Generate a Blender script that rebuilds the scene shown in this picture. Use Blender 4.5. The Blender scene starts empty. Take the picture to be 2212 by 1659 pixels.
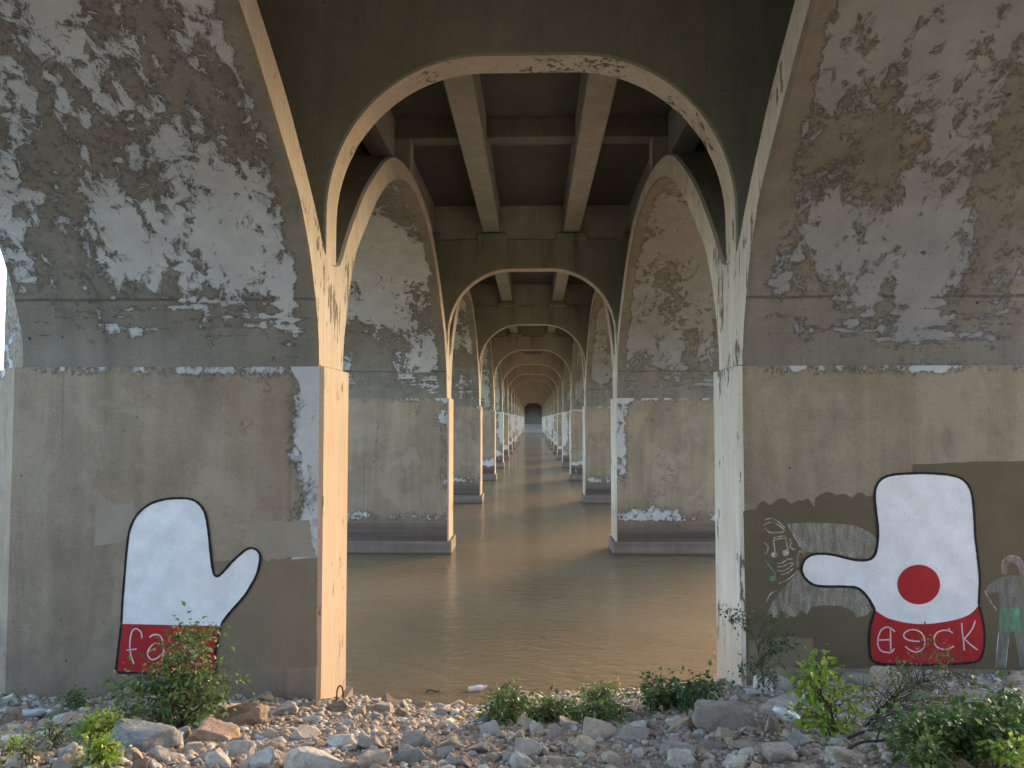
import bpy, bmesh, math, random
import numpy as np
from mathutils import Vector, Matrix, noise as mnoise
from mathutils.geometry import tessellate_polygon

SC = bpy.context.scene
COL = SC.collection
R = math.radians
# ------------------------------------------------------------------ camera, sky, sun, exposure
EZ = 3.04                       # eye above the water (water is z = 0)
F = 1661.0                      # focal length in pixels of a 2212 x 1659 picture
YAW, PITCH = R(1.586), R(2.637)
cam = bpy.data.cameras.new('camera')
cam.sensor_width = 36.0
cam.lens = F / 2212 * 36.0
cam.clip_start, cam.clip_end = 0.05, 4000
CAM = bpy.data.objects.new('camera', cam)
CAM.location = (0, 0, EZ)
CAM.rotation_euler = (math.pi / 2 + PITCH, 0, YAW)
COL.objects.link(CAM)
SC.camera = CAM

SUN_AZ, SUN_EL = 33.0, 12.0
world = bpy.data.worlds.new('World')
SC.world = world
world.use_nodes = True
_nt = world.node_tree
_bg = _nt.nodes['Background']
_sk = _nt.nodes.new('ShaderNodeTexSky')
_sk.sky_type = 'NISHITA'
_sk.sun_disc = False
_sk.sun_elevation = R(SUN_EL)
_sk.sun_rotation = R(SUN_AZ)
_sk.dust_density = 1.5
_nt.links.new(_sk.outputs[0], _bg.inputs[0])
_bg.inputs[1].default_value = 0.15
sl = bpy.data.lights.new('sun', 'SUN')
sl.energy = 0.5
sl.angle = R(18)
sl.color = (1.0, 0.62, 0.38)
SUN = bpy.data.objects.new('sun', sl)
_S = Vector((math.sin(R(SUN_AZ)) * math.cos(R(SUN_EL)), math.cos(R(SUN_AZ)) * math.cos(R(SUN_EL)), math.sin(R(SUN_EL))))
SUN.rotation_euler = _S.to_track_quat('Z', 'Y').to_euler()
COL.objects.link(SUN)
SC.view_settings.view_transform = 'Standard'
SC.view_settings.look = 'None'
SC.view_settings.gamma = 1
SC.view_settings.use_curve_mapping = False
SC.view_settings.exposure = 3.0
SC.render.engine = 'CYCLES'
SC.cycles.max_bounces = 7
SC.cycles.diffuse_bounces = 4
SC.cycles.glossy_bounces = 3
SC.cycles.transparent_max_bounces = 12
SC.cycles.caustics_reflective = False
SC.cycles.caustics_refractive = False
SC.cycles.use_denoising = True

# ------------------------------------------------------------------ pixels to places
def ray(x, y):
    a, b, c = (x - 1106) / F, 1.0, -(y - 829.5) / F
    cp, sp = math.cos(PITCH), math.sin(PITCH)
    b, c = cp * b - sp * c, sp * b + cp * c
    cy, sy = math.cos(YAW), math.sin(YAW)
    return Vector((cy * a - sy * b, sy * a + cy * b, c))
def at(x, y, d):
    r = ray(x, y)
    return Vector((0, 0, EZ)) + r * (d / r.y)

# ------------------------------------------------------------------ dimensions of the bridge
S = 10.5                        # pier spacing
PY = 7.45                       # centre of the nearest pier
NP = 16                         # piers standing in the river
CX = -0.035                     # bridge axis
WI = 1.875                      # half the clear gap between the legs
WO = 4.72                       # outer face of the legs
SPR = EZ + 0.47                 # springing
SLAB = EZ + 5.0                 # underside of the deck slab

# ------------------------------------------------------------------ object helpers
def link(o, parent=None):
    COL.objects.link(o)
    if parent is not None:
        o.parent = parent
    return o
def tag(o, label=None, cat=None, group=None, kind=None):
    if label: o['label'] = label
    if cat: o['category'] = cat
    if group: o['group'] = group
    if kind: o['kind'] = kind
    return o
def empty(name, loc=(0, 0, 0)):
    o = bpy.data.objects.new(name, None)
    o.location = loc
    o.empty_display_size = 0.1
    return link(o)
def mesh_of(name, verts, faces, mats, smooth=False, midx=None):
    me = bpy.data.meshes.new(name)
    me.from_pydata([tuple(v) for v in verts], [], faces)
    for m in (mats if isinstance(mats, (list, tuple)) else [mats]):
        me.materials.append(m)
    if midx is not None:
        me.polygons.foreach_set('material_index', midx)
    if smooth:
        me.polygons.foreach_set('use_smooth', [True] * len(me.polygons))
    me.update()
    return me
def obj(name, me, parent=None, loc=(0, 0, 0)):
    o = bpy.data.objects.new(name, me)
    o.location = loc
    return link(o, parent)
def prism(poly, axis, a, b, ch=0.0):
    """closed polygon extruded along an axis (0 X, 1 Y, 2 Z) from a to b, its two end faces chamfered by ch"""
    n = len(poly)
    def pt(p, t):
        if axis == 0: return (t, p[0], p[1])
        if axis == 1: return (p[0], t, p[1])
        return (p[0], p[1], t)
    area = sum(poly[i][0] * poly[(i + 1) % n][1] - poly[(i + 1) % n][0] * poly[i][1] for i in range(n))
    sg = 1 if area > 0 else -1
    ins = []
    for i in range(n):
        p0, p1, p2 = Vector(poly[i - 1]), Vector(poly[i]), Vector(poly[(i + 1) % n])
        e1, e2 = (p1 - p0).normalized(), (p2 - p1).normalized()
        n1, n2 = Vector((-e1.y, e1.x)) * sg, Vector((-e2.y, e2.x)) * sg
        m = (n1 + n2)
        m = m / max(0.35, m.dot(n1)) if m.length > 1e-6 else n1
        ins.append(p1 + m * ch)
    rings = ([(ins, a), (poly, a + ch), (poly, b - ch), (ins, b)] if ch > 0 else [(poly, a), (poly, b)])
    v, f = [], []
    for pl, t in rings:
        v += [pt(p, t) for p in pl]
    for k in range(len(rings) - 1):
        for i in range(n):
            j = (i + 1) % n
            f.append((k * n + i, k * n + j, (k + 1) * n + j, (k + 1) * n + i))
    f.append(tuple(range(n - 1, -1, -1)))
    f.append(tuple((len(rings) - 1) * n + i for i in range(n)))
    return v, f
def fix(me):
    bm = bmesh.new(); bm.from_mesh(me)
    bmesh.ops.recalc_face_normals(bm, faces=bm.faces)
    bm.to_mesh(me); bm.free(); me.update()
    return me
def box(x0, x1, y0, y1, z0, z1, ch=0.0, mats=None, name='box'):
    v, f = prism([(x0, y0), (x1, y0), (x1, y1), (x0, y1)], 2, z0, z1, 0)
    me = mesh_of(name, v, f, mats)
    if ch:
        bm = bmesh.new(); bm.from_mesh(me)
        bmesh.ops.recalc_face_normals(bm, faces=bm.faces)
        bmesh.ops.bevel(bm, geom=bm.edges[:], offset=ch, segments=1, affect='EDGES')
        bm.to_mesh(me); bm.free()
    else:
        fix(me)
    return me
def smoothline(pts, n=6, closed=False):
    """Catmull-Rom through points"""
    P = [Vector(p) for p in pts]
    out = []
    m = len(P)
    for i in range(m if closed else m - 1):
        if closed:
            p0, p1, p2, p3 = P[i - 1], P[i], P[(i + 1) % m], P[(i + 2) % m]
        else:
            p0, p1, p2, p3 = P[max(i - 1, 0)], P[i], P[i + 1], P[min(i + 2, m - 1)]
        for k in range(n):
            t = k / n
            out.append(0.5 * ((2 * p1) + (p2 - p0) * t + (2 * p0 - 5 * p1 + 4 * p2 - p3) * t * t + (3 * p1 - p0 - 3 * p2 + p3) * t ** 3))
    if not closed:
        out.append(P[-1])
    return out

# ------------------------------------------------------------------ node helpers
class NT:
    def __init__(self, name):
        self.m = bpy.data.materials.new(name)
        self.m.use_nodes = True
        self.t = self.m.node_tree
        self.b = self.t.nodes['Principled BSDF']
        self.out = self.t.nodes['Material Output']
        self._pos = None
    def new(self, k): return self.t.nodes.new(k)
    def put(self, sock, v):
        if isinstance(v, bpy.types.NodeSocket): self.t.links.new(v, sock)
        elif v is not None:
            if hasattr(sock.default_value, '__len__') and isinstance(v, (tuple, list)) and len(v) == 3 and len(sock.default_value) == 4:
                v = (*v, 1)
            sock.default_value = v
    def pos(self):
        if self._pos is None: self._pos = self.new('ShaderNodeNewGeometry')
        return self._pos.outputs['Position']
    def geo(self, k):
        self.pos(); return self._pos.outputs[k]
    def xyz(self, v=None):
        s = self.new('ShaderNodeSeparateXYZ'); self.put(s.inputs[0], v or self.pos()); return s.outputs
    def m2(self, op, a, b=None, c=None):
        n = self.new('ShaderNodeMath'); n.operation = op
        self.put(n.inputs[0], a)
        if b is not None: self.put(n.inputs[1], b)
        if c is not None: self.put(n.inputs[2], c)
        return n.outputs[0]
    def add(self, a, *bs):
        for b in bs: a = self.m2('ADD', a, b)
        return a
    def mul(self, a, b): return self.m2('MULTIPLY', a, b)
    def mr(self, v, a, b, c=0.0, d=1.0, smooth=False):
        n = self.new('ShaderNodeMapRange'); n.clamp = True
        if smooth: n.interpolation_type = 'SMOOTHSTEP'
        for i, x in enumerate((v, a, b, c, d)): self.put(n.inputs[i], x)
        return n.outputs[0]
    def vs(self, v, s):
        n = self.new('ShaderNodeVectorMath'); n.operation = 'MULTIPLY'
        self.put(n.inputs[0], v); self.put(n.inputs[1], tuple(s)); return n.outputs[0]
    def va(self, v, s):
        n = self.new('ShaderNodeVectorMath'); n.operation = 'ADD'
        self.put(n.inputs[0], v); self.put(n.inputs[1], s); return n.outputs[0]
    def noise(self, v=None, scale=1.0, detail=4, rough=0.55, dist=0.0, color=False):
        n = self.new('ShaderNodeTexNoise')
        self.put(n.inputs['Vector'], v or self.pos())
        n.inputs['Scale'].default_value = scale; n.inputs['Detail'].default_value = detail
        n.inputs['Roughness'].default_value = rough; n.inputs['Distortion'].default_value = dist
        return n.outputs['Color' if color else 'Fac']
    def vor(self, v, scale, feat='F1', out='Distance'):
        n = self.new('ShaderNodeTexVoronoi'); n.feature = feat
        self.put(n.inputs['Vector'], v or self.pos()); n.inputs['Scale'].default_value = scale
        return n.outputs[out]
    def mix(self, f, a, b, mode='MIX'):
        n = self.new('ShaderNodeMix'); n.data_type = 'RGBA'; n.blend_type = mode; n.clamp_factor = True
        self.put(n.inputs[0], f); self.put(n.inputs[6], a); self.put(n.inputs[7], b)
        return n.outputs[2]
    def scale_rgb(self, col, f):
        n = self.new('ShaderNodeVectorMath'); n.operation = 'SCALE'
        self.put(n.inputs[0], col); self.put(n.inputs[3], f); return n.outputs[0]
    def bump(self, h, dist=0.01, strength=1.0, normal=None):
        n = self.new('ShaderNodeBump'); n.inputs['Distance'].default_value = dist
        n.inputs['Strength'].default_value = strength
        self.put(n.inputs['Height'], h)
        if normal is not None: self.put(n.inputs['Normal'], normal)
        return n.outputs[0]
    def fin(self, col, rough=0.85, normal=None, spec=0.3):
        self.put(self.b.inputs['Base Color'], col)
        self.put(self.b.inputs['Roughness'], rough)
        self.b.inputs['Specular IOR Level'].default_value = spec
        if normal is not None: self.put(self.b.inputs['Normal'], normal)
        return self.m

def concrete(name, ca, cb, paint=None, cov=None, aniso=(1, 1, 1), pscale=1.7, flake=9.0, stain=None, streak=0.22, extra=None, paint2=None, fam=0.55, right_shade=False):
    """weathered concrete; cov(N, x, y, z) is where old paint still sticks (0 is its edge)"""
    N = NT(name)
    P = N.pos(); x, y, z = N.xyz()
    big = N.noise(P, 0.75, 5, 0.65, 0.6)
    mid = N.noise(P, 2.6, 4, 0.62)
    strk = N.noise(N.vs(P, (4.3, 4.3, 0.5)), 1.0, 4, 0.62, 0.5)
    fine = N.noise(P, 55, 3, 0.6)
    boards = N.noise(N.vs(P, (1.6, 1.6, 17)), 1.0, 3, 0.65)
    col = N.mix(N.mr(N.add(N.mul(big, 0.6), N.mul(mid, 0.4)), 0.36, 0.64), ca, cb)
    f = N.mr(strk, 0.25, 0.75, 1 - streak, 1 + streak)
    f = N.mul(f, N.mr(fine, 0.25, 0.75, 0.86, 1.14))
    f = N.mul(f, N.mr(boards, 0.3, 0.7, 0.965, 1.035))
    holes = N.vor(P, 3.1)
    hole = N.mr(N.add(holes, N.mul(N.noise(P, 14, 2), 0.05)), 0.055, 0.068, 1.0, 0.0)
    f = N.mul(f, N.mr(hole, 0, 1, 1.0, 0.3))
    col = N.scale_rgb(col, f)
    if extra: col = extra(N, col, x, y, z)
    h = N.add(N.mul(fine, 0.10), N.mul(mid, 0.25), N.mul(boards, 0.10), N.mul(hole, -0.5))
    if cov:
        c0 = cov(N, x, y, z)
        Q = N.vs(P, aniso)
        pn = N.noise(Q, pscale, 5, 0.62, 0.3)
        fl = N.noise(N.vs(P, (1.15, 0.9, 1.15)), flake, 5, 0.72, 0.4)
        val = N.add(c0, N.mul(N.add(pn, -0.5), 0.85), N.mul(N.add(fl, -0.5), fam))
        mask = N.mr(val, -0.012, 0.014)
        rim = N.mul(N.mr(val, -0.11, -0.005), N.m2('SUBTRACT', 1.0, mask))
        residue_shade = N.mul(rim, N.mr(N.noise(P, 22, 2, 0.65), 0.42, 0.56))
        col = N.mix(N.mul(residue_shade, 0.72), col, (0.062, 0.05, 0.04))  # brown residue plus the shadow under curled flakes, both coloured in
        dirt = N.mr(N.add(N.mul(N.noise(P, 3.2, 6, 0.7), 0.7), N.mul(fine, 0.3)), 0.3, 0.72, 0.74, 1.1)
        pc = N.scale_rgb(N.mix(N.mr(big, 0.35, 0.65), paint, paint2 or paint), dirt)
        if right_shade: pc = N.mix(N.mr(x, -0.2, 0.2, 0.0, 0.85), pc, N.scale_rgb(pc, 0.55))      # shade of the right-hand ribs, put into their paint colour
        col = N.mix(mask, col, pc)
        edge = N.mul(N.mr(val, 0.0, 0.05, 1.0, 0.0), mask)      # curled rim of a flake stands proud
        h = N.add(h, N.mul(mask, 0.55), N.mul(edge, 0.65), N.mul(residue_shade, -0.25))
    return N.fin(col, 0.88, N.bump(h, 0.018, 0.9), 0.25)

def joint(N, z, z0, w):                         # a thin horizontal line at height z0
    return N.mr(N.m2('ABSOLUTE', N.m2('SUBTRACT', z, z0)), w * 0.4, w, 1.0, 0.0)
def side_dist(N, x):                            # distance outwards from the inner face of a leg
    return N.m2('SUBTRACT', N.m2('ABSOLUTE', N.m2('SUBTRACT', x, CX)), WI)

# legs: tan weathered faces, paint left along the inner corner, under the springing and at the splash line
def leg_cov(N, x, y, z):
    s = side_dist(N, x)
    nz = N.noise(N.pos(), 0.9, 3)
    gate = N.noise(N.vs(N.pos(), (0.02, 0.11, 0.0)), 1.7, 1)
    left = N.mul(N.mr(x, -0.2, 0.2, 1.0, 0.0), N.mr(y, PY + 3, PY + 4, 1.0, 0.0))
    gate = N.m2('MAXIMUM', left, N.mul(N.mr(gate, 0.42, 0.55), N.mr(y, PY + 3, PY + 4)))
    edge = N.mul(gate, N.mul(N.mr(N.add(s, N.mul(nz, -0.2)), 0.06, 0.26, 1.0, 0.0), N.mr(N.add(z, N.mul(nz, 2.2)), 2.2, 3.0, -0.1, 1.0)))
    ledge = N.mr(z, SPR - 0.13, SPR - 0.03)
    far = N.mr(y, PY + 3, PY + 4)
    splash = N.mul(N.mul(N.mr(z, 0.70, 0.80), N.mr(z, 0.9, 1.15, 1.0, 0.0)), far)
    return N.add(-0.25, N.mul(edge, 0.36), N.mul(ledge, 0.20), N.mul(splash, 0.22), N.mul(far, 0.03), N.mr(y, 30, 90, 0.0, 0.14),
                 N.mul(N.mr(N.noise(N.pos(), 0.5, 2), 0.5, 0.7), 0.07))
def leg_extra(N, col, x, y, z):
    mot = N.mr(N.noise(N.vs(N.pos(), (1, 1, 0.75)), 1.15, 6, 0.68, 0.8), 0.52, 0.60)
    col = N.mix(N.mul(mot, 0.42), col, (0.40, 0.325, 0.25))
    grime = N.mr(N.noise(N.va(N.pos(), (7.0, 3.0, 1.0)), 0.8, 5, 0.65, 0.5), 0.54, 0.68)
    col = N.mix(N.mul(grime, 0.5), col, (0.15, 0.125, 0.11))
    drip = N.mr(N.noise(N.vs(N.pos(), (9, 9, 0.22)), 1.0, 3, 0.6, 0.2), 0.64, 0.70)
    col = N.mix(N.mul(drip, 0.35), col, (0.14, 0.11, 0.09))
    w = N.mul(N.add(N.noise(N.vs(N.pos(), (0.7, 0.7, 1.0)), 1.3, 5), -0.5), 0.35)
    zz = N.add(z, w)
    low = N.mr(zz, 0.55, 1.25, 1.0, 0.0)
    col = N.mix(N.mul(low, 0.5), col, (0.17, 0.125, 0.10))
    far = N.mr(y, PY + 3, PY + 4)
    tide = N.mul(N.mr(N.add(z, N.mul(w, 0.4)), 0.48, 0.92, 1.0, 0.0), far)
    band = N.mr(N.noise(N.vs(N.pos(), (0.25, 0.25, 15)), 1.0, 4), 0.35, 0.65)
    col = N.mix(N.mul(tide, N.mr(band, 0, 1, 0.6, 1.0)), col, (0.082, 0.060, 0.056))
    return col
PAINT = (0.50, 0.50, 0.495)
M_LEG = concrete('weathered_pier_concrete', (0.24, 0.188, 0.135), (0.33, 0.272, 0.20), PAINT, leg_cov, (1, 1, 0.7), 1.5, 8, extra=leg_extra, paint2=(0.56, 0.56, 0.56))
# soffits: cool paint peeling in big ragged sheets
def sof_cov(N, x, y, z):
    s = side_dist(N, x)
    b = N.mr(N.noise(N.pos(), 0.5, 3), 0.3, 0.7, -0.17, 0.17)
    margin = N.mr(N.add(s, N.mul(N.noise(N.pos(), 2.2, 3), 0.12)), 0.20, 0.34, -0.4, 0.0)
    lowz = N.mr(z, EZ + 1.05, EZ + 1.2, -0.075, 0.0)
    lines = N.mul(N.mr(z, EZ + 1.05, EZ + 1.15, 1.0, 0.0), N.mul(N.add(N.noise(N.vs(N.pos(), (1.5, 1.5, 20)), 1.0, 3), -0.5), 0.8))
    bot = N.mr(z, SPR + 0.05, SPR + 0.3, -0.25, 0.0)
    right = N.add(N.mr(x, -0.2, 0.2, 0.012, 0.02), N.mul(N.mr(z, EZ + 1.9, EZ + 2.6), 0.035))
    return N.add(b, margin, lowz, lines, bot, right)
def sof_extra(N, col, x, y, z):
    j = joint(N, N.add(z, N.mul(N.noise(N.pos(), 3, 2), 0.03)), EZ + 1.10, 0.018)
    return N.scale_rgb(col, N.mr(j, 0, 1, 1, 0.55))
M_SOF = concrete('peeling_soffit_paint', (0.178, 0.160, 0.130), (0.225, 0.207, 0.172), (0.45, 0.455, 0.435), sof_cov, (1.5, 0.62, 0.62), 1.3, 6.5, extra=sof_extra, paint2=(0.50, 0.51, 0.505), fam=0.8, right_shade=True)
# the flanks the light falls on: cream paint with dark chips running down it
def flank(name, c1, c2, chip):
    N = NT(name)
    P = N.pos(); x, y, z = N.xyz()
    n1 = N.noise(N.vs(P, (4, 5, 0.8)), 1.0, 5, 0.6)
    fine = N.noise(P, 45, 3)
    grain = N.noise(N.vs(P, (26, 26, 1.3)), 1.0, 4, 0.6)
    col = N.mix(N.mr(n1, 0.35, 0.65), c1, c2)
    salmon_glow = N.mul(N.mr(x, -0.2, 0.2, 1.0, 0.0), N.mr(N.add(z, N.mul(n1, 0.8)), 3.2, 4.6, 0.9, 0.3))
    col = N.mix(salmon_glow, col, (0.40, 0.27, 0.185))  # salmon paint, partly warm sunlight put into the colour of left-hand faces
    rot = N.mr(N.add(z, N.mul(N.noise(P, 3, 4), 0.8)), 1.35, 1.75, 1.0, 0.0)
    col = N.mix(N.mul(rot, 0.45), col, (0.36, 0.25, 0.16))
    col = N.scale_rgb(col, N.mul(N.mr(fine, 0.25, 0.75, 0.9, 1.1), N.mr(grain, 0.3, 0.7, 0.86, 1.1)))
    patch = N.add(N.mr(N.noise(P, 1.6, 4), 0.44, 0.62, -0.12, 0.06), N.mr(x, -0.2, 0.2, 0.0, 0.03), N.mul(N.mr(z, SPR - 0.2, SPR + 0.5), N.mr(z, SPR + 1.0, SPR + 1.7, 0.07, 0.0)))
    v = N.add(N.noise(N.vs(P, (15, 15, 3.2)), 1.0, 6, 0.7), patch, -0.63)
    v2 = N.add(N.noise(N.vs(P, (40, 40, 9)), 1.0, 3, 0.6), -0.70)
    k = N.m2('MAXIMUM', N.mr(v, -0.008, 0.012), N.mr(v2, 0, 0.02))
    col = N.mix(N.mul(k, 0.85), col, chip)
    h = N.add(N.mul(fine, 0.15), N.mul(grain, 0.25), N.mul(k, -0.6))
    return N.fin(col, 0.8, N.bump(h, 0.012, 0.9), 0.3)
M_FLANK = flank('cream_flank_paint', (0.52, 0.495, 0.45), (0.62, 0.60, 0.565), (0.085, 0.065, 0.05))
# cross walls: smooth grey-green, damp stains under the deck joints
def wall_extra(N, col, x, y, z):
    g = N.mr(N.noise(N.pos(), 0.5, 4), 0.42, 0.62)
    col = N.mix(N.mul(g, 0.5), col, (0.155, 0.165, 0.118))
    run = N.mr(N.noise(N.vs(N.pos(), (2.2, 2.2, 0.35)), 1.0, 5, 0.65), 0.52, 0.66)
    top = N.mr(z, EZ + 2.9, EZ + 4.1)
    far = N.mr(y, PY + 3, PY + 4, 0.25, 1.0)
    lime = N.mr(N.add(y, N.mul(N.noise(N.pos(), 0.9, 4), 8)), 24, 52, 0.0, 0.95)  # brightness of the far spans put into the wall colour, no limewash
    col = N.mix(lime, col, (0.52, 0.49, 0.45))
    return N.mix(N.mul(N.mul(N.mul(run, top), far), N.mr(lime, 0, 1, 0.75, 0.3)), col, (0.055, 0.052, 0.042))
M_WALL = concrete('grey_green_wall_concrete', (0.195, 0.215, 0.185), (0.245, 0.265, 0.232), streak=0.12, extra=wall_extra)
M_BEAM = concrete('beam_concrete', (0.27, 0.265, 0.25), (0.34, 0.335, 0.315), streak=0.12)
M_SLAB = concrete('deck_underside_concrete', (0.085, 0.085, 0.083), (0.11, 0.11, 0.105), streak=0.1)

def plain(name, c, var=0.12, scale=6, rough=0.8, bump=0.004, chip=None, chipt=0.67):
    N = NT(name)
    n = N.noise(None, scale, 6, 0.65); f = N.noise(None, 60, 3)
    col = N.scale_rgb(N.mix(1.0, c, c), N.mul(N.mr(n, 0.3, 0.7, 1 - var, 1 + var), N.mr(f, 0.25, 0.75, 0.93, 1.07)))
    if chip:
        k = N.mr(N.noise(None, 17, 6, 0.7), chipt, chipt + 0.02)
        col = N.mix(k, col, chip)
    return N.fin(col, rough, N.bump(N.add(n, N.mul(f, 0.5)), bump, 0.8), 0.3)

# ------------------------------------------------------------------ the river and the land
def gz(X, Y):
    """height of the near bank"""
    side = 0.055 * max(-6, min(6, X - 0.3)) + 0.02
    if X < -1: side = 0.06 * (max(X, -2) + 1) * 0.0 - 0.055 * 1.3 + 0.02
    pts = ((-400, 9.0), (-16, 8.3), (-12, 7.6), (-6, 3.9), (-3.2, 1.8), (0, 1.52), (3.5, 1.34), (5.0, 1.02), (6.2, 0.74), (6.95, 0.585), (7.5, 0.42), (8.6, -0.05), (11, -0.9), (16, -2.2))  # the rise behind the camera is unseen, shaped to darken the near span
    z = pts[-1][1]
    for (a, za), (b, zb) in zip(pts, pts[1:]):
        if Y <= b:
            t = (Y - a) / (b - a); z = za + (zb - za) * max(0, t); break
    fade = 1.0 if Y > 0 else max(0.0, 1 + Y / 6)
    w = 1.0 if Y < 8.2 else max(0, 1 - (Y - 8.2) / 2)
    if 6.0 < Y < 9.5: z -= 0.085 * max(0.0, 1 - abs(X + 0.6) / 1.9) * min(1.0, (Y - 6.0) / 0.8)
    n = mnoise.noise(Vector((X * 0.8, Y * 0.8, 3.1))) * 0.05 + mnoise.noise(Vector((X * 2.4, Y * 2.4, 7.7))) * 0.022
    return z + side * fade * w + n * w
def ground_hit(x, y):
    r = ray(x, y); d = 2.5; o = Vector((0, 0, EZ))
    last = o
    while d < 9.2:
        p = o + r * (d / r.y)
        if p.z <= gz(p.x, p.y): return p
        d += 0.02
    return o + r * (7.0 / r.y)

def soil():
    N = NT('dry_gravelly_soil')
    a = N.noise(None, 1.3, 6, 0.6); b = N.noise(None, 38, 4, 0.65); c = N.vor(None, 55)
    col = N.mix(N.mr(a, 0.35, 0.65), (0.28, 0.235, 0.20), (0.37, 0.325, 0.285))
    col = N.scale_rgb(col, N.mul(N.mr(b, 0.3, 0.7, 0.75, 1.2), N.mr(c, 0, 0.6, 1.15, 0.8)))
    x, y, z = N.xyz()
    wet = N.mr(N.add(z, N.mul(a, 0.1)), 0.06, 0.22, 1, 0)
    col = N.mix(N.mul(wet, 0.7), col, (0.06, 0.045, 0.03))
    return N.fin(col, 0.92, N.bump(N.add(N.mul(b, 0.6), N.mul(c, -0.8)), 0.02, 1.0), 0.2)
M_SOIL = soil()
xs = [-600, -250, -110, -50, -25, -14] + [round(-9 + 0.25 * i, 3) for i in range(73)] + [14, 25, 50, 110, 250, 600]
ys = [-600, -250, -120, -60, -30, -20, -14, -10, -8, -6, -5, -4, -3.2, -2.4, -1.6, -0.8] + [round(0.18 * i, 3) for i in range(58)] + [11, 12.5, 14, 16]
gv = [(x, y, gz(x, y)) for y in ys for x in xs]
nx = len(xs)
gf = [(j * nx + i, j * nx + i + 1, (j + 1) * nx + i + 1, (j + 1) * nx + i) for j in range(len(ys) - 1) for i in range(nx - 1)]
tag(obj('river_bank', mesh_of('river_bank', gv, gf, M_SOIL, True)), kind='structure')
YE = PY + NP * S - 4.2                                        # the far shore
fv, ff = [], []
fy = [(-8, -2.5), (-2, -0.4), (0, 0.15), (2.5, 1.1), (5.5, 2.6), (9, 3.0), (60, 4.5), (1600, 12)]
fx = [-1800, -700, -300, -150, -80, -40, -20, -12] + [i * 0.8 for i in range(-12, 13)] + [12, 20, 40, 80, 150, 300, 700, 1800]
for k, (dy, z) in enumerate(fy):
    for x in fx:
        n = mnoise.noise(Vector((x * 0.05, dy * 0.1, 1))) * 2.0 if abs(x) > 15 else 0
        fv.append((x, YE + dy + n, z + 0.25 * mnoise.noise(Vector((x * 0.7, dy * 0.7, 5)))))
n = len(fx)
ff = [(j * n + i, j * n + i + 1, (j + 1) * n + i + 1, (j + 1) * n + i) for j in range(len(fy) - 1) for i in range(n - 1)]
tag(obj('far_bank', mesh_of('far_bank', fv, ff, M_SOIL, True)), kind='structure')

def water_mat():
    N = NT('muddy_water')
    P = N.pos()
    r1 = N.noise(N.vs(P, (0.9, 1.5, 1)), 3.2, 4, 0.55, 0.6)
    r2 = N.noise(N.vs(P, (0.7, 1.6, 1)), 12.0, 3, 0.5, 0.3)
    sw = N.noise(N.vs(P, (0.3, 0.7, 1)), 0.9, 3, 0.5)
    calm = N.mr(N.noise(P, 0.16, 3), 0.35, 0.65, 0.45, 1.0)
    h = N.mul(N.add(N.mul(r1, 0.62), N.mul(r2, 0.30), N.mul(sw, 0.7)), calm)
    murk = N.noise(N.vs(P, (0.5, 1, 1)), 0.5, 4)
    col = N.mix(N.mr(murk, 0.35, 0.65), (0.19, 0.137, 0.078), (0.22, 0.162, 0.096))
    m = N.fin(col, 0.06, N.bump(h, 0.06, 1.0), 0.5)
    N.b.inputs['IOR'].default_value = 1.33
    return m
M_WATER = water_mat()
tag(obj('river_water', mesh_of('river_water', [(-1800, -40, 0), (1800, -40, 0), (1800, YE + 30, 0), (-1800, YE + 30, 0)], [(0, 1, 2, 3)], M_WATER)), kind='structure')

# ------------------------------------------------------------------ the bridge
BR = tag(empty('arch_bridge', (0, 0, 0)), 'long concrete arch bridge with peeling paint and arched openings through its piers', 'bridge')
SOFF = smoothline([(0.47, 0.47), (0.48, 0.65), (0.51, 0.82), (0.57, 1.0), (0.65, 1.21), (0.75, 1.43), (0.9, 1.67), (1.08, 1.90), (1.5, 2.25), (1.85, 2.53), (2.14, 2.75), (2.7, 3.10), (3.3, 3.38), (4.0, 3.60), (4.6, 3.70), (5.25, 3.75)], 3)
EXT = smoothline([(0.0, 1.53), (0.28, 1.60), (0.5, 1.84), (0.75, 2.10), (1.0, 2.33), (1.3, 2.60), (1.58, 2.81), (1.9, 3.03), (2.21, 3.23), (2.75, 3.54), (3.3, 3.76), (3.9, 3.90), (4.5, 3.98), (5.25, 4.02)], 2)
def rib_poly():
    lo = [(0.0, 0.47)] + [tuple(p) for p in SOFF]
    hi = [tuple(p) for p in EXT]
    full_lo = lo + [(S - a, b) for a, b in lo[-2::-1]]
    full_hi = hi + [(S - a, b) for a, b in hi[-2::-1]]
    return full_lo + full_hi[::-1]
RP = [(a, EZ + b) for a, b in rib_poly()]
def rib_mesh(x0, x1, skew=0.0):
    # chamfer only the two flanks' edges, leave the ends square
    v, f = prism(RP, 0, x0, x1, 0.03)
    v = [(a, 0.0 if b < 0.06 else (S if b > S - 0.06 else b), c) for a, b, c in v]
    if skew:                                    # the near left rib runs slightly outwards from its pier
        v = [(a - skew * max(0.0, (S - b) - 0.5), b, c) for a, b, c in v]
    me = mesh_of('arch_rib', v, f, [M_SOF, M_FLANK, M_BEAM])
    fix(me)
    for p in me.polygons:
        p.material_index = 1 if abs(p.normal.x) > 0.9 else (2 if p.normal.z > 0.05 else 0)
    return me
WR = 1.935                      # inner face of the ribs, set back a little from the legs
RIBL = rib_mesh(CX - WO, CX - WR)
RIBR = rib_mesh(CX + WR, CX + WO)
RIBL0 = rib_mesh(CX - WO, CX - WR, 0.035)
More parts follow.
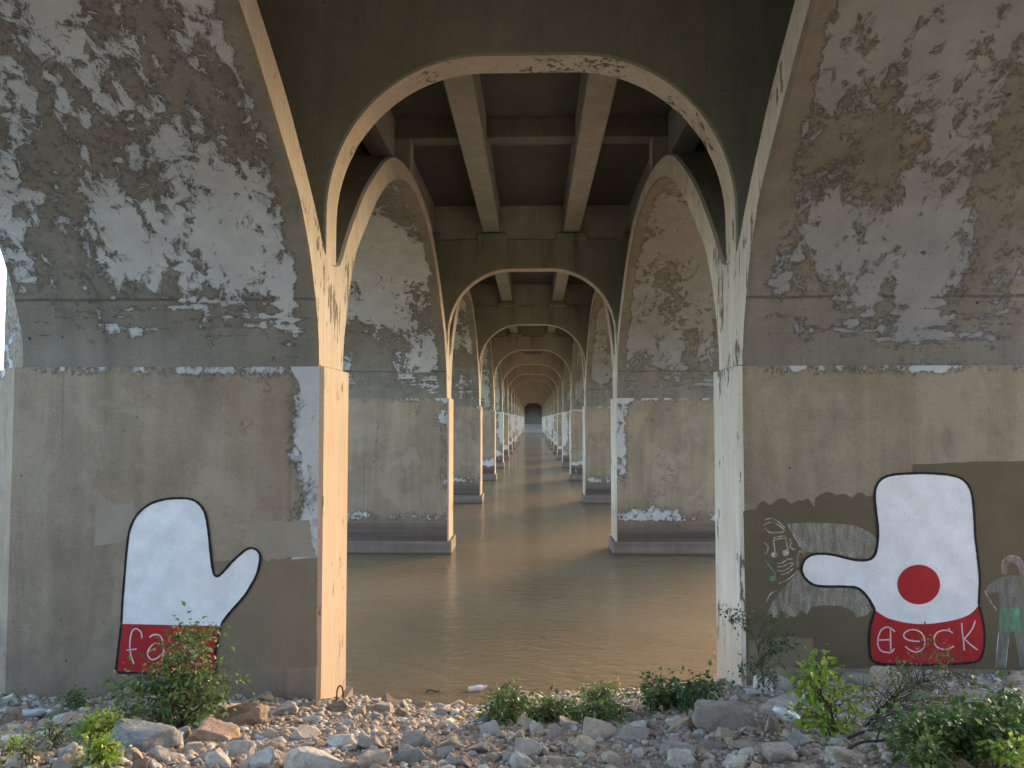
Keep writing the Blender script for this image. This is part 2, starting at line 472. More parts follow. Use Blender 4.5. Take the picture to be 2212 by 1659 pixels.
def leg_mesh(sgn):
    """half a pier below the springing, with the pointed cutwater on its outer side"""
    q, c = 0.497, 0.035
    xi, xo = WI + 0.004, WO + 0.03
    pl = [(xi, -q + c), (xi + c, -q), (xo, -q), (xo + 0.46, -0.05), (xo + 0.46, 0.05), (xo, q), (xi + c, q), (xi, q - c)]
    pl = [(CX + sgn * a, b) for a, b in pl]
    if sgn < 0: pl = pl[::-1]
    v, f = prism(pl, 2, -3.0, SPR + 0.012, 0.0)
    me = mesh_of('pier_leg', v, f, [M_LEG, M_FLANK])
    fix(me)
    for p in me.polygons:
        p.material_index = 1 if (abs(p.normal.x) > 0.6 and abs(p.center.x - CX) < WI + 0.1) else 0
    return me
LEGL, LEGR = leg_mesh(-1), leg_mesh(1)
def foot_mesh(sgn):
    q, c = 0.55, 0.04
    xi, xo = WI - 0.06, WO + 0.09
    pl = [(xi, -q + c), (xi + c, -q), (xo, -q), (xo + 0.5, -0.05), (xo + 0.5, 0.05), (xo, q), (xi + c, q), (xi, q - c)]
    pl = [(CX + sgn * a, b) for a, b in pl]
    if sgn < 0: pl = pl[::-1]
    v, f = prism(pl, 2, -3.05, 0.30, 0.0)
    return fix(mesh_of('footing', v, f, M_FOOT))
def foot_extra(N, col, x, y, z):
    band = N.mr(N.noise(N.vs(N.pos(), (0.3, 0.3, 14)), 1.0, 4), 0.35, 0.65)
    col = N.mix(N.mul(band, 0.6), col, (0.12, 0.095, 0.085))
    return N.mix(N.mr(z, 0.02, 0.07, 0.8, 0.0), col, (0.05, 0.042, 0.03))
M_FOOT = concrete('water_stained_footing', (0.20, 0.155, 0.125), (0.25, 0.20, 0.165), extra=foot_extra)
FOOTL, FOOTR = foot_mesh(-1), foot_mesh(1)
def nose_mesh(sgn):
    xo = WO - 0.01
    pl = [(xo, -0.40), (xo + 0.46, -0.05), (xo + 0.46, 0.05), (xo, 0.40)]
    pl = [(CX + sgn * a, b) for a, b in pl]
    if sgn < 0: pl = pl[::-1]
    v, f = prism(pl, 2, SPR + 0.012, EZ + 1.75, 0.0)
    return fix(mesh_of('pier_nose', v, f, M_LEG))
NOSEL, NOSER = nose_mesh(-1), nose_mesh(1)
def cross_wall():
    """wall across the pier above the springing with its round-headed opening"""
    t = 0.205
    zt = EZ + 4.18
    w0, zs, hd, fl = 1.952, EZ + 1.95, 1.555, 0.45
    inner = [(w0, EZ + 1.30), (w0, zs)]
    for k in range(1, 23):
        a = math.pi / 2 * k / 22
        inner.append((fl + (w0 - fl) * math.cos(a), zs + hd * math.sin(a) ** 0.97))
    arch = inner + [(-a, b) for a, b in inner[::-1]]
    outer = [(WO - 0.06, EZ + 1.30), (WO - 0.06, zt)]
    half = 23
    op = []
    # outline running beside the arch for a quad strip
    m = len(arch)
    for i in range(m):
        u = i / (m - 1)
        L = [(WO - 0.06, EZ + 1.30), (WO - 0.06, zt), (-WO + 0.06, zt), (-WO + 0.06, EZ + 1.30)]
        if i < m * 0.18: k = i / (m * 0.18); p = (L[0][0], L[0][1] + (L[1][1] - L[0][1]) * k)
        elif i > m - 1 - m * 0.18: k = (m - 1 - i) / (m * 0.18); p = (L[3][0], L[0][1] + (L[1][1] - L[0][1]) * k)
        else:
            k = (i - m * 0.18) / (m - 1 - 2 * m * 0.18); p = (L[1][0] + (L[2][0] - L[1][0]) * k, zt)
        op.append(p)
    c = 0.02
    arch_o = []
    for i, (a, b) in enumerate(arch):           # small chamfer ring round the opening
        p0, p2 = Vector(arch[max(i - 1, 0)]), Vector(arch[min(i + 1, m - 1)])
        e = (p2 - p0).normalized()
        arch_o.append((a + e.y * c, b - e.x * c))
    v, f = [], []
    rings = [(op, -t), (arch_o, -t), (arch, -t + c), (arch, t - c), (arch_o, t), (op, t), (op, -t)]
    for pl, yy in rings[:-1]:
        v += [(CX + a, yy, b) for a, b in pl]
    for k in range(6):
        k2 = (k + 1) % 6
        for i in range(m - 1):
            f.append((k * m + i, k * m + i + 1, k2 * m + i + 1, k2 * m + i))
    me = mesh_of('cross_wall', v, f, [M_WALL, M_FLANK])
    fix(me)
    for p in me.polygons:
        cx, cz = p.center.x - CX, p.center.z
        inside = abs(p.center.y) < t - c * 1.5 and abs(cx) < w0 + 0.01 and cz < zs + hd + 0.01
        p.material_index = 1 if inside else 0
    return me
WALL = cross_wall()
BEARX = (-4.0, -2.46, -0.93, 0.93, 2.46, 4.0)
M_FLOOR = concrete('dark_beam_concrete', (0.13, 0.13, 0.125), (0.18, 0.178, 0.168), streak=0.12)  # floor beams: a darker grey than the stringers
BEAR = box(-0.34, 0.34, -0.26, 0.26, EZ + 4.175, EZ + 4.335, 0.015, M_WALL, 'bearing_block')
STR = box(-0.195, 0.195, 0.30, S - 0.30, EZ + 4.345, SLAB + 0.02, 0.02, M_BEAM, 'stringer')
ENDB = box(CX - 4.9, CX + 4.9, -0.15, 0.15, EZ + 4.19, SLAB + 0.01, 0.012, M_BEAM, 'end_beam')
FLB = box(CX - 5.0, CX + 5.0, -0.17, 0.17, EZ + 4.66, SLAB + 0.012, 0.015, M_FLOOR, 'floor_beam')
CROWNL = box(CX - WO + 0.1, CX - WI - 0.12, -0.15, 0.15, EZ + 3.95, EZ + 4.67, 0.015, M_BEAM, 'crown_wall')
CROWNR = box(CX + WI + 0.12, CX + WO - 0.1, -0.15, 0.15, EZ + 3.95, EZ + 4.67, 0.015, M_BEAM, 'crown_wall')
def spandrel(sgn):
    pl = [(a, EZ + b - 0.06) for a, b in EXT] + [(S - a, EZ + b - 0.06) for a, b in EXT[-2::-1]] + [(S, SLAB + 0.004), (0.0, SLAB + 0.004)]
    a, b = sorted((CX + sgn * (WO - 0.27), CX + sgn * (WO - 0.02)))
    v, f = prism(pl, 0, a, b, 0)
    return fix(mesh_of('spandrel_wall', v, f, M_WALL))
SPL, SPR_ = spandrel(-1), spandrel(1)
legs = {}
for i in range(NP):
    y = PY + i * S
    for sg, me, fo, no in ((-1, LEGL, FOOTL, NOSEL), (1, LEGR, FOOTR, NOSER)):
        lg = obj('pier_leg', me, BR, (0, y, 0))
        legs[(i, sg)] = lg
        obj('footing', fo, lg)
        obj('pier_nose', no, lg)
    w = obj('cross_wall', WALL, BR, (0, y, 0))
    for bx in BEARX:
        obj('bearing_block', BEAR, w, (CX + bx, 0, 0))
    obj('end_beam', ENDB, BR, (0, y, 0))
legs[(0, -1)]['label'] = 'pier leg with the painted mitten whose thumb points to the river opening'
for i in range(-1, NP):
    y = PY + i * S
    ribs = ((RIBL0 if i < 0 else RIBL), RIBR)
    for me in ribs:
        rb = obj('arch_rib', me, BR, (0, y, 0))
        obj('crown_wall', CROWNL if me is not RIBR else CROWNR, rb, (0, S / 2, 0))
        obj('spandrel_wall', SPL if me is not RIBR else SPR_, rb)
    for bx in BEARX:
        obj('stringer', STR, BR, (CX + bx, y, 0))
    obj('floor_beam', FLB, BR, (0, y + S / 2, 0))
y0, y1 = PY - S, PY + NP * S
ds = obj('deck_slab', box(CX - 5.6, CX + 5.6, y0 - 6, y1 + 6, SLAB, SLAB + 0.28, 0, M_SLAB, 'deck_slab'), BR)
for sg in (-1, 1):
    a, b = sorted((CX + sg * 5.35, CX + sg * 5.6))
    obj('parapet', box(a, b, y0 - 6, y1 + 6, SLAB + 0.28, SLAB + 1.25, 0, M_BEAM, 'parapet'), ds)
obj('road_surface', box(CX - 5.34, CX + 5.34, y0 - 6, y1 + 6, SLAB + 0.28, SLAB + 0.32, 0, plain('asphalt', (0.05, 0.05, 0.05)), 'road_surface'), ds)
for nm, ya, yb in (('abutment_wall', y0 - 0.9, y0 + 0.02), ('abutment_wall', y1 - 0.02, y1 + 0.9)):
    obj(nm, box(CX - 5.4, CX + 5.4, ya, yb, -1.0, SLAB - 0.003, 0, M_SLAB if ya > 0 else M_LEG, nm), BR)

# ------------------------------------------------------------------ paint on the near pier
YF = PY - 0.497                                  # front plane of the near legs
def flat(pts, layer, mat, name, parent=None):
    P = [at(x, y, YF - 0.45 * layer) for x, y in pts]
    tris = tessellate_polygon([[Vector((p.x, p.z, 0)) for p in P]])
    me = mesh_of(name, P, [tuple(t) for t in tris], mat)
    for p in me.polygons:
        if p.normal.y > 0: p.flip()
    return obj(name, me, parent)
def ribbon(lines, wpx, layer, mat, name, parent=None, wob=0.12):
    v, f = [], []
    rnd = random.Random(len(lines) * 7 + int(lines[0][0][0]))
    for ln in lines:
        L = smoothline(ln, 6)
        b = len(v)
        for i, p in enumerate(L):
            a, c = L[max(i - 1, 0)], L[min(i + 1, len(L) - 1)]
            e = (c - a); e = e / max(e.length, 1e-6)
            w = wpx / 2 * (1 + rnd.uniform(-wob, wob)) * (0.55 if i in (0, len(L) - 1) else 1)
            for s in (-1, 1):
                v.append(at(p.x - e.y * w * s, p.y + e.x * w * s, YF - 0.45 * layer))
        for i in range(len(L) - 1):
            k = b + 2 * i
            f.append((k, k + 1, k + 3, k + 2))
    me = mesh_of(name, v, f, mat)
    for p in me.polygons:
        if p.normal.y > 0: p.flip()
    return obj(name, me, parent)
def jag(pts, amp, seed, n=5):
    rnd = random.Random(seed); out = []
    for i, p in enumerate(pts):
        q = pts[(i + 1) % len(pts)]
        for k in range(n):
            t = k / n
            out.append((p[0] + (q[0] - p[0]) * t + rnd.uniform(-amp, amp), p[1] + (q[1] - p[1]) * t + rnd.uniform(-amp, amp)))
    return out
M_BUFF = plain('olive_brown_cover_paint', (0.135, 0.108, 0.067), 0.12, 3, 0.85, chip=(0.24, 0.2, 0.15), chipt=0.71)
M_TAN = plain('tan_cover_paint', (0.31, 0.265, 0.205), 0.12, 3, 0.85, chip=(0.24, 0.2, 0.15), chipt=0.66)
M_TAUPE = plain('taupe_cover_paint', (0.215, 0.172, 0.118), 0.1, 3, 0.85, chip=(0.27, 0.23, 0.18), chipt=0.7)
M_WHITE = plain('white_wall_paint', (0.78, 0.79, 0.82), 0.11, 5, 0.7, chip=(0.50, 0.48, 0.45), chipt=0.67)
M_RED = plain('red_wall_paint', (0.40, 0.022, 0.026), 0.14, 8, 0.7, chip=(0.3, 0.08, 0.07), chipt=0.7)
M_BLACK = plain('black_outline_paint', (0.014, 0.015, 0.02), 0.2, 8, 0.7)
M_PINK = plain('pale_pink_line_paint', (0.72, 0.55, 0.57), 0.1, 9, 0.8)
def chalk(name, c, dens):
    N = NT(name)
    sc = N.noise(N.vs(N.pos(), (22, 22, 5)), 1.0, 4, 0.7)
    gr = N.noise(None, 90, 3, 0.7)
    a = N.mul(N.mr(N.add(N.mul(sc, 0.6), N.mul(gr, 0.4)), 0.36, 0.66), dens)
    N.put(N.b.inputs['Alpha'], a)
    return N.fin(c, 0.95, None, 0.1)
M_CHALK = chalk('white_chalk', (0.62, 0.60, 0.53), 0.62)
M_CHALKL = chalk('white_chalk_line', (0.75, 0.74, 0.70), 1.0)
M_CHALKG = chalk('green_chalk', (0.22, 0.55, 0.38), 0.75)
M_CHALKP = chalk('pink_chalk', (0.60, 0.46, 0.48), 0.6)
M_CHALKD = chalk('grey_chalk', (0.40, 0.42, 0.42), 0.55)

LL, LR = legs[(0, -1)], legs[(0, 1)]
def patch(pts, layer, mat, leg):
    o = flat(pts, layer, mat, 'paint_patch')
    o.parent = leg
    o.matrix_parent_inverse = Matrix.Translation(-leg.location)
    return o
# right leg
z1 = lambda x, y: (1591 + .2976 * x, 987.5 + .2976 * y)
topr = [z1(*p) for p in ((50, 390), (140, 378), (165, 332), (200, 318), (245, 350), (275, 325), (310, 298), (350, 300), (395, 338), (450, 312), (480, 316), (520, 298), (548, 340), (565, 362), (572, 296), (610, 268), (660, 250), (700, 262), (722, 277), (770, 265), (800, 272), (835, 294), (880, 256), (915, 258), (945, 285), (1000, 276))]
patch(topr + [(1930, 1068), (1985, 1066)] + jag([(1990, 1440), (1760, 1446), (1700, 1438), (1612, 1440)], 1.6, 3)[:-4], 0.004, M_BUFF, LR)
patch(jag([(1971, 1002), (2100, 998), (2320, 994), (2320, 1450), (1974, 1440)], 1.5, 5), 0.007, M_BUFF, LR)
patch(jag([(1617, 1384), (1650, 1377), (1756, 1377), (1762, 1434), (1690, 1442), (1616, 1440)], 2.0, 9), 0.010, M_TAUPE, LR)
# left leg
patch(jag([(206, 1096), (288, 1086), (300, 1168), (262, 1172), (203, 1178)], 1.6, 2), 0.004, M_TAN, LL)
patch(jag([(455, 1146), (470, 1136), (540, 1128), (668, 1126), (672, 1170), (684, 1204), (600, 1206), (575, 1212), (560, 1190), (548, 1150), (500, 1140)], 3.0, 4), 0.007, M_TAN, LL)
patch(jag([(450, 1216), (560, 1202), (600, 1208), (684, 1206), (684, 1440), (560, 1446), (450, 1440)], 2.0, 6), 0.004, M_TAUPE, LL)

g6 = lambda x, y: (.3717 * x, 1042 + .3717 * y)
MIT1 = tag(empty('mitten_mural', at(370, 1450, YF)), 'white mitten mural with red cuff lettered face, behind the leafy shrub', 'mural')
def put(o, root):
    o.parent = root
    o.matrix_parent_inverse = Matrix.Translation(-root.location)
    return o
hand = [(705, 822), (712, 680), (722, 560), (738, 370), (758, 262), (802, 182), (872, 126), (960, 98), (1060, 92), (1122, 102), (1166, 136), (1195, 192), (1213, 300), (1225, 420), (1238, 515), (1256, 545), (1288, 528), (1350, 460), (1420, 397), (1460, 382), (1495, 396), (1512, 432), (1500, 510), (1470, 580), (1420, 660), (1350, 740), (1302, 800), (1284, 836)]
hl = [tuple(p) for p in smoothline([g6(*p) for p in hand], 5)]
cuff = [(1284, 836), (1262, 930), (1250, 1015), (1256, 1112), (960, 1116), (800, 1108), (672, 1104), (684, 1000), (705, 822)]
cl = [tuple(p) for p in smoothline([g6(*p) for p in cuff[:4]], 4)] + [tuple(p) for p in smoothline([g6(*p) for p in cuff[3:]], 4)][1:]
put(flat(hl, 0.012, M_WHITE, 'glove_paint'), MIT1)
put(flat(cl, 0.015, M_RED, 'cuff_paint'), MIT1)
put(ribbon([[g6(*p) for p in hand], [g6(*p) for p in cuff[:4]], [g6(*p) for p in cuff[3:7]], [g6(*p) for p in cuff[6:]]], 5.2, 0.018, M_BLACK, 'outline'), MIT1)
for L in ([[(825, 908), (820, 872), (790, 850), (765, 872), (754, 940), (760, 1000), (778, 1055)], [(735, 976), (795, 968)]],
          [[(868, 902), (890, 886), (925, 888), (945, 920), (951, 980), (938, 1052)], [(944, 945), (900, 936), (868, 965), (858, 1000), (878, 1028), (908, 1024), (940, 998)]],
          [[(1040, 928), (1005, 944), (985, 980), (1000, 1012), (1045, 1016)]],
          [[(1082, 982), (1140, 972), (1150, 945), (1118, 926), (1084, 950), (1078, 1000), (1112, 1042), (1165, 1056), (1202, 1032)]]):
    put(ribbon([[g6(*p) for p in l] for l in L], 3.0, 0.020, M_PINK, 'letter'), MIT1)

g8 = lambda x, y: (1481 + .4378 * x, 932.6 + .4378 * y)
MIT2 = tag(empty('mitten_mural', at(2000, 1435, YF)), 'white mitten mural with a red dot and red cuff beside chalk drawings', 'mural')
hand = [(936, 882), (902, 822), (850, 772), (780, 764), (650, 760), (595, 728), (573, 682), (590, 630), (640, 604), (720, 606), (820, 630), (890, 634), (930, 614), (946, 560), (950, 480), (940, 390), (934, 300), (960, 240), (1015, 214), (1100, 206), (1200, 205), (1300, 213), (1368, 236), (1408, 290), (1424, 400), (1430, 520), (1442, 620), (1452, 730), (1447, 856)]
hem = [(1447, 856), (1400, 902), (1320, 930), (1200, 948), (1100, 944), (1000, 920), (936, 882)]
hl = [tuple(p) for p in smoothline([g8(*p) for p in hand], 5)] + [tuple(p) for p in smoothline([g8(*p) for p in hem], 4)][1:-1]
put(flat(hl, 0.013, M_WHITE, 'glove_paint'), MIT2)
cuff = [(936, 882), (912, 960), (908, 1060), (932, 1136), (1060, 1148), (1250, 1150), (1400, 1140), (1452, 1122), (1474, 1050), (1470, 950), (1447, 856)]
cl = [tuple(p) for p in smoothline([g8(*p) for p in cuff], 4)] + [tuple(p) for p in smoothline([g8(*p) for p in hem], 4)][1:-1]
put(flat(cl, 0.016, M_RED, 'cuff_paint'), MIT2)
put(ribbon([[g8(*p) for p in hand], [g8(*p) for p in cuff]], 5.2, 0.019, M_BLACK, 'outline'), MIT2)
put(flat([g8(1150 + 106 * math.cos(a), 754 + 98 * math.sin(a)) for a in [k * math.pi / 18 for k in range(36)]], 0.016, M_RED, 'red_dot'), MIT2)
r2 = lambda x, y: ((3380 + .29476 * x) * .5486, (2350 + .29476 * y) * .5486)
for L in ([[(490, 465), (440, 425), (380, 405), (310, 440), (270, 520), (258, 600), (270, 670), (310, 725), (380, 742), (440, 740), (482, 690)], [(260, 578), (435, 572)], [(428, 430), (432, 725)]],
          [[(820, 595), (720, 590), (640, 565), (605, 520), (625, 475), (680, 445), (750, 440), (820, 465), (870, 520), (888, 600), (870, 680), (820, 725), (750, 735), (680, 705), (625, 660)]],
          [[(1260, 480), (1200, 450), (1120, 450), (1050, 480), (1015, 540), (1015, 610), (1050, 670), (1120, 700), (1200, 695), (1280, 660)], [(1210, 415), (1214, 455)]],
          [[(1380, 345), (1390, 480), (1405, 600), (1415, 720)], [(1562, 315), (1520, 430), (1430, 545), (1395, 570)], [(1420, 565), (1500, 640), (1595, 710)]]):
    put(ribbon([[r2(*p) for p in l] for l in L], 3.0, 0.021, M_PINK, 'letter'), MIT2)

CD = tag(empty('chalk_drawing', at(1700, 1300, YF)), 'faded white chalk drawing with music notes beside the pale river opening edge', 'chalk drawing')
up = [(370, 485), (480, 475), (700, 480), (860, 495), (960, 540), (1015, 590), (1012, 680), (960, 738), (850, 732), (700, 700), (560, 690), (500, 690), (465, 655), (420, 575)]
dn = [(450, 830), (340, 950), (260, 1050), (230, 1120), (240, 1160), (300, 1168), (322, 1095), (350, 1140), (380, 1150), (430, 1162), (470, 1110), (510, 1142), (540, 1090), (620, 1075), (760, 1080), (850, 1120), (870, 1165), (940, 1150), (990, 1100), (960, 1030), (900, 965), (800, 945), (560, 940), (500, 890), (470, 830)]
for q in (up, dn):
    put(flat([z1(*p) for p in q], 0.0115, M_CHALK, 'chalk_shading'), CD)
lines = [[(195, 495), (250, 472), (300, 490), (350, 530)], [(205, 455), (260, 445), (310, 475), (350, 512)], [(205, 515), (250, 548), (345, 542)],
         [(268, 600), (276, 660), (284, 708)], [(355, 572), (366, 640), (376, 690)], [(268, 590), (310, 576), (356, 572)], [(270, 606), (312, 592), (358, 590)],
         [(388, 590), (396, 620), (390, 655), (430, 675)], [(290, 770), (330, 768), (370, 742), (408, 740)], [(292, 796), (340, 792), (380, 772), (415, 770)], [(290, 824), (340, 824), (385, 800), (418, 772)],
         [(322, 852), (370, 840), (410, 808)], [(300, 918), (370, 890), (430, 840), (450, 818)], [(220, 1050), (240, 1000), (292, 966)], [(372, 490), (420, 575), (465, 655)], [(200, 620), (228, 650), (222, 690), (205, 702)]]
put(ribbon([[z1(*p) for p in l] for l in lines], 2.0, 0.0125, M_CHALKL, 'chalk_lines'), CD)
for cx, cy, m in ((276, 708, M_CHALKL), (356, 694, M_CHALKL), (264, 880, M_CHALKG)):
    put(flat([z1(cx + 24 * math.cos(a), cy + 22 * math.sin(a)) for a in [k * math.pi / 8 for k in range(16)]], 0.014, m, 'note_head'), CD)
put(ribbon([[z1(*p) for p in ((205, 745), (235, 785), (270, 830), (286, 862))]], 3.0, 0.0125, M_CHALKG, 'note_stem'), CD)
put(ribbon([[z1(*p) for p in ((445, 800), (440, 740), (455, 690), (480, 685), (495, 705))]], 5.0, 0.0125, M_CHALKP, 'chalk_curl'), CD)
CF = tag(empty('chalk_drawing', at(2185, 1430, YF)), 'faint chalk sketch of a standing figure in a green skirt', 'chalk drawing')
fg = lambda q: [g8(*p) for p in q]
put(flat(fg([(1560, 700), (1555, 650), (1580, 618), (1615, 612), (1650, 625), (1668, 665), (1672, 705), (1650, 708), (1640, 665), (1612, 640), (1588, 660), (1585, 705)]), 0.0115, M_CHALKP, 'chalk_hair'), CF)
put(flat(fg([(1540, 722), (1600, 708), (1680, 712), (1722, 730), (1735, 790), (1690, 800), (1680, 872), (1552, 874), (1545, 790), (1500, 800), (1475, 790), (1500, 750)]), 0.0115, M_CHALKD, 'chalk_shirt'), CF)
put(flat(fg([(1552, 872), (1680, 868), (1694, 985), (1540, 990)]), 0.0130, M_CHALKG, 'chalk_skirt'), CF)
put(flat(fg([(1545, 990), (1598, 988), (1590, 1080), (1575, 1165), (1532, 1165), (1535, 1080)]), 0.0115, M_CHALKD, 'chalk_leg'), CF)
put(flat(fg([(1622, 988), (1686, 988), (1692, 1080), (1690, 1165), (1650, 1165), (1636, 1080)]), 0.0115, M_CHALKD, 'chalk_leg'), CF)
put(ribbon([fg(l) for l in ([(1475, 785), (1500, 830), (1535, 880)], [(1560, 640), (1600, 612), (1650, 625), (1668, 670)], [(1545, 990), (1535, 1080), (1530, 1165)], [(1598, 990), (1588, 1080), (1578, 1165)])], 1.8, 0.0145, M_CHALKL, 'chalk_lines'), CF)

# ------------------------------------------------------------------ stones on the bank
def rock_mat(name, c1, c2, c3):
    N = NT(name)
    oi = N.new('ShaderNodeObjectInfo')
    P = N.pos()
    a = N.noise(P, 5, 7, 0.65, 0.3); b = N.noise(P, 34, 5, 0.7); c = N.noise(P, 110, 3)
    col = N.mix(N.mr(a, 0.36, 0.62), c1, c2)
    col = N.mix(N.mr(N.noise(P, 9, 6, 0.7), 0.54, 0.68), col, c3)
    col = N.scale_rgb(col, N.mul(N.mr(b, 0.25, 0.75, 0.78, 1.2), N.mr(oi.outputs['Random'], 0, 1, 0.8, 1.2)))
    return N.fin(col, 0.9, N.bump(N.add(N.mul(a, 0.8), N.mul(b, 0.7), N.mul(c, 0.2)), 0.03, 1.0), 0.25)
M_ROCK = {'grey': rock_mat('grey_stone', (0.360, 0.313, 0.274), (0.471, 0.419, 0.375), (0.298, 0.242, 0.202)),
          'blue': rock_mat('blue_grey_stone', (0.260, 0.266, 0.263), (0.360, 0.354, 0.347), (0.236, 0.218, 0.190)),
          'red': rock_mat('reddish_brown_stone', (0.335, 0.218, 0.151), (0.434, 0.313, 0.230), (0.273, 0.189, 0.140)),
          'tan': rock_mat('tan_stone', (0.397, 0.319, 0.246), (0.496, 0.413, 0.330), (0.335, 0.260, 0.202)),
          'white': rock_mat('pale_stone', (0.521, 0.484, 0.437), (0.620, 0.596, 0.538), (0.409, 0.354, 0.297)),
          'brown': rock_mat('dark_brown_stone', (0.236, 0.177, 0.129), (0.335, 0.266, 0.202), (0.174, 0.130, 0.095))}
def rock_mesh(seed, sub=3, cuts=11, depth=(0.52, 0.9), nz=0.16):
    rnd = random.Random(seed)
    bm = bmesh.new()
    if seed in (2, 3, 4, 5, 8, 12):                 # slabs and blocks
        bmesh.ops.create_cube(bm, size=1.6)
        for q in bm.verts: q.co = Vector((q.co.x * rnd.uniform(0.72, 1.1), q.co.y * rnd.uniform(0.72, 1.1), q.co.z * rnd.uniform(0.7, 1.1)))
        bmesh.ops.bevel(bm, geom=bm.edges[:], offset=0.2, segments=2, affect='EDGES', profile=0.6)
        bmesh.ops.triangulate(bm, faces=bm.faces[:])
        bmesh.ops.subdivide_edges(bm, edges=[e for e in bm.edges if e.calc_length() > 0.3], cuts=7, use_grid_fill=True)
        cuts, depth, nz = 8, (0.5, 0.9), 0.17
    else:
        bmesh.ops.create_icosphere(bm, subdivisions=sub, radius=1.0)
    pl = []
    for k in range(cuts):
        n = Vector((rnd.gauss(0, 1), rnd.gauss(0, 1), rnd.gauss(0, 1))).normalized()
        pl.append((n, rnd.uniform(*depth)))
    o = Vector((seed * 3.7, seed * 1.3, 0))
    for v in bm.verts:
        p = v.co.copy()
        for _ in range(2):
            for n, d in pl:
                e = p.dot(n) - d
                if e > 0: p -= n * e * 0.985
        q = v.co
        p *= 1 + nz * mnoise.noise(q * 1.7 + o) + nz * 0.4 * mnoise.noise(q * 4.5 + o) + nz * 0.34 * mnoise.noise(q * 9 + o)
        v.co = p
    mn = [min(v.co[i] for v in bm.verts) for i in range(3)]
    mx = [max(v.co[i] for v in bm.verts) for i in range(3)]
    for v in bm.verts:
        v.co = Vector(((v.co[i] - mn[i]) / (mx[i] - mn[i]) * 2 - 1) for i in range(3))
    me = bpy.data.meshes.new('stone')
    bm.to_mesh(me); bm.free()
    me.polygons.foreach_set('use_smooth', [True] * len(me.polygons))
    return me
ROCKS = {}
def rock_data(seed, kind):
    if (seed, kind) not in ROCKS:
        base = ROCKS.get(seed)
        if base is None:
            base = ROCKS[seed] = rock_mesh(seed, 3, 7 + seed % 4, (0.34, 0.72), 0.10)
        me = base.copy(); me.materials.append(M_ROCK[kind])
        ROCKS[(seed, kind)] = me
    return ROCKS[(seed, kind)]
rr = random.Random(11)
placed = []
LAND = []
todo = []
def stone(x0, x1, y0, y1, kind, name='stone', label=None, seed=None, tilt=0.0, group=None, deep=None):
    """a stone filling a pixel box, standing on the bank where its foot shows"""
    p = ground_hit((x0 + x1) / 2, y1 - 0.12 * (y1 - y0))
    d = p.y
    hw = (x1 - x0) / 2 * d / F
    vis = (y1 - y0) * d / F
    hy = hw * (deep or rr.uniform(0.55, 0.85))
    hz = max(0.42 * hw, (vis - 0.30 * hy) * 0.74) if vis > 0.4 * hy else 0.35 * hw
    hz = min(hz, hw * 1.1)
    s = seed if seed is not None else rr.choice((0, 1, 6, 7, 9, 10, 11, 13, 14, 15, 16, 17, 18, 2))
    o = obj(name, rock_data(s, kind))
    o.scale = (hw, hy, hz)
    o.rotation_euler = (rr.uniform(-0.12, 0.12), tilt, rr.uniform(-0.25, 0.25) + (math.pi if rr.random() < 0.5 else 0))
    yb = p.y + hy * 0.5
    o.location = (p.x, yb, gz(p.x, yb) + hz * 0.36)
    placed.append((p.x, yb, hw))
    if label: tag(o, label, 'boulder'); LAND.append((p.x, yb, label))
    else: todo.append((o, kind, hw, hy, hz, p.x, yb))
    return o
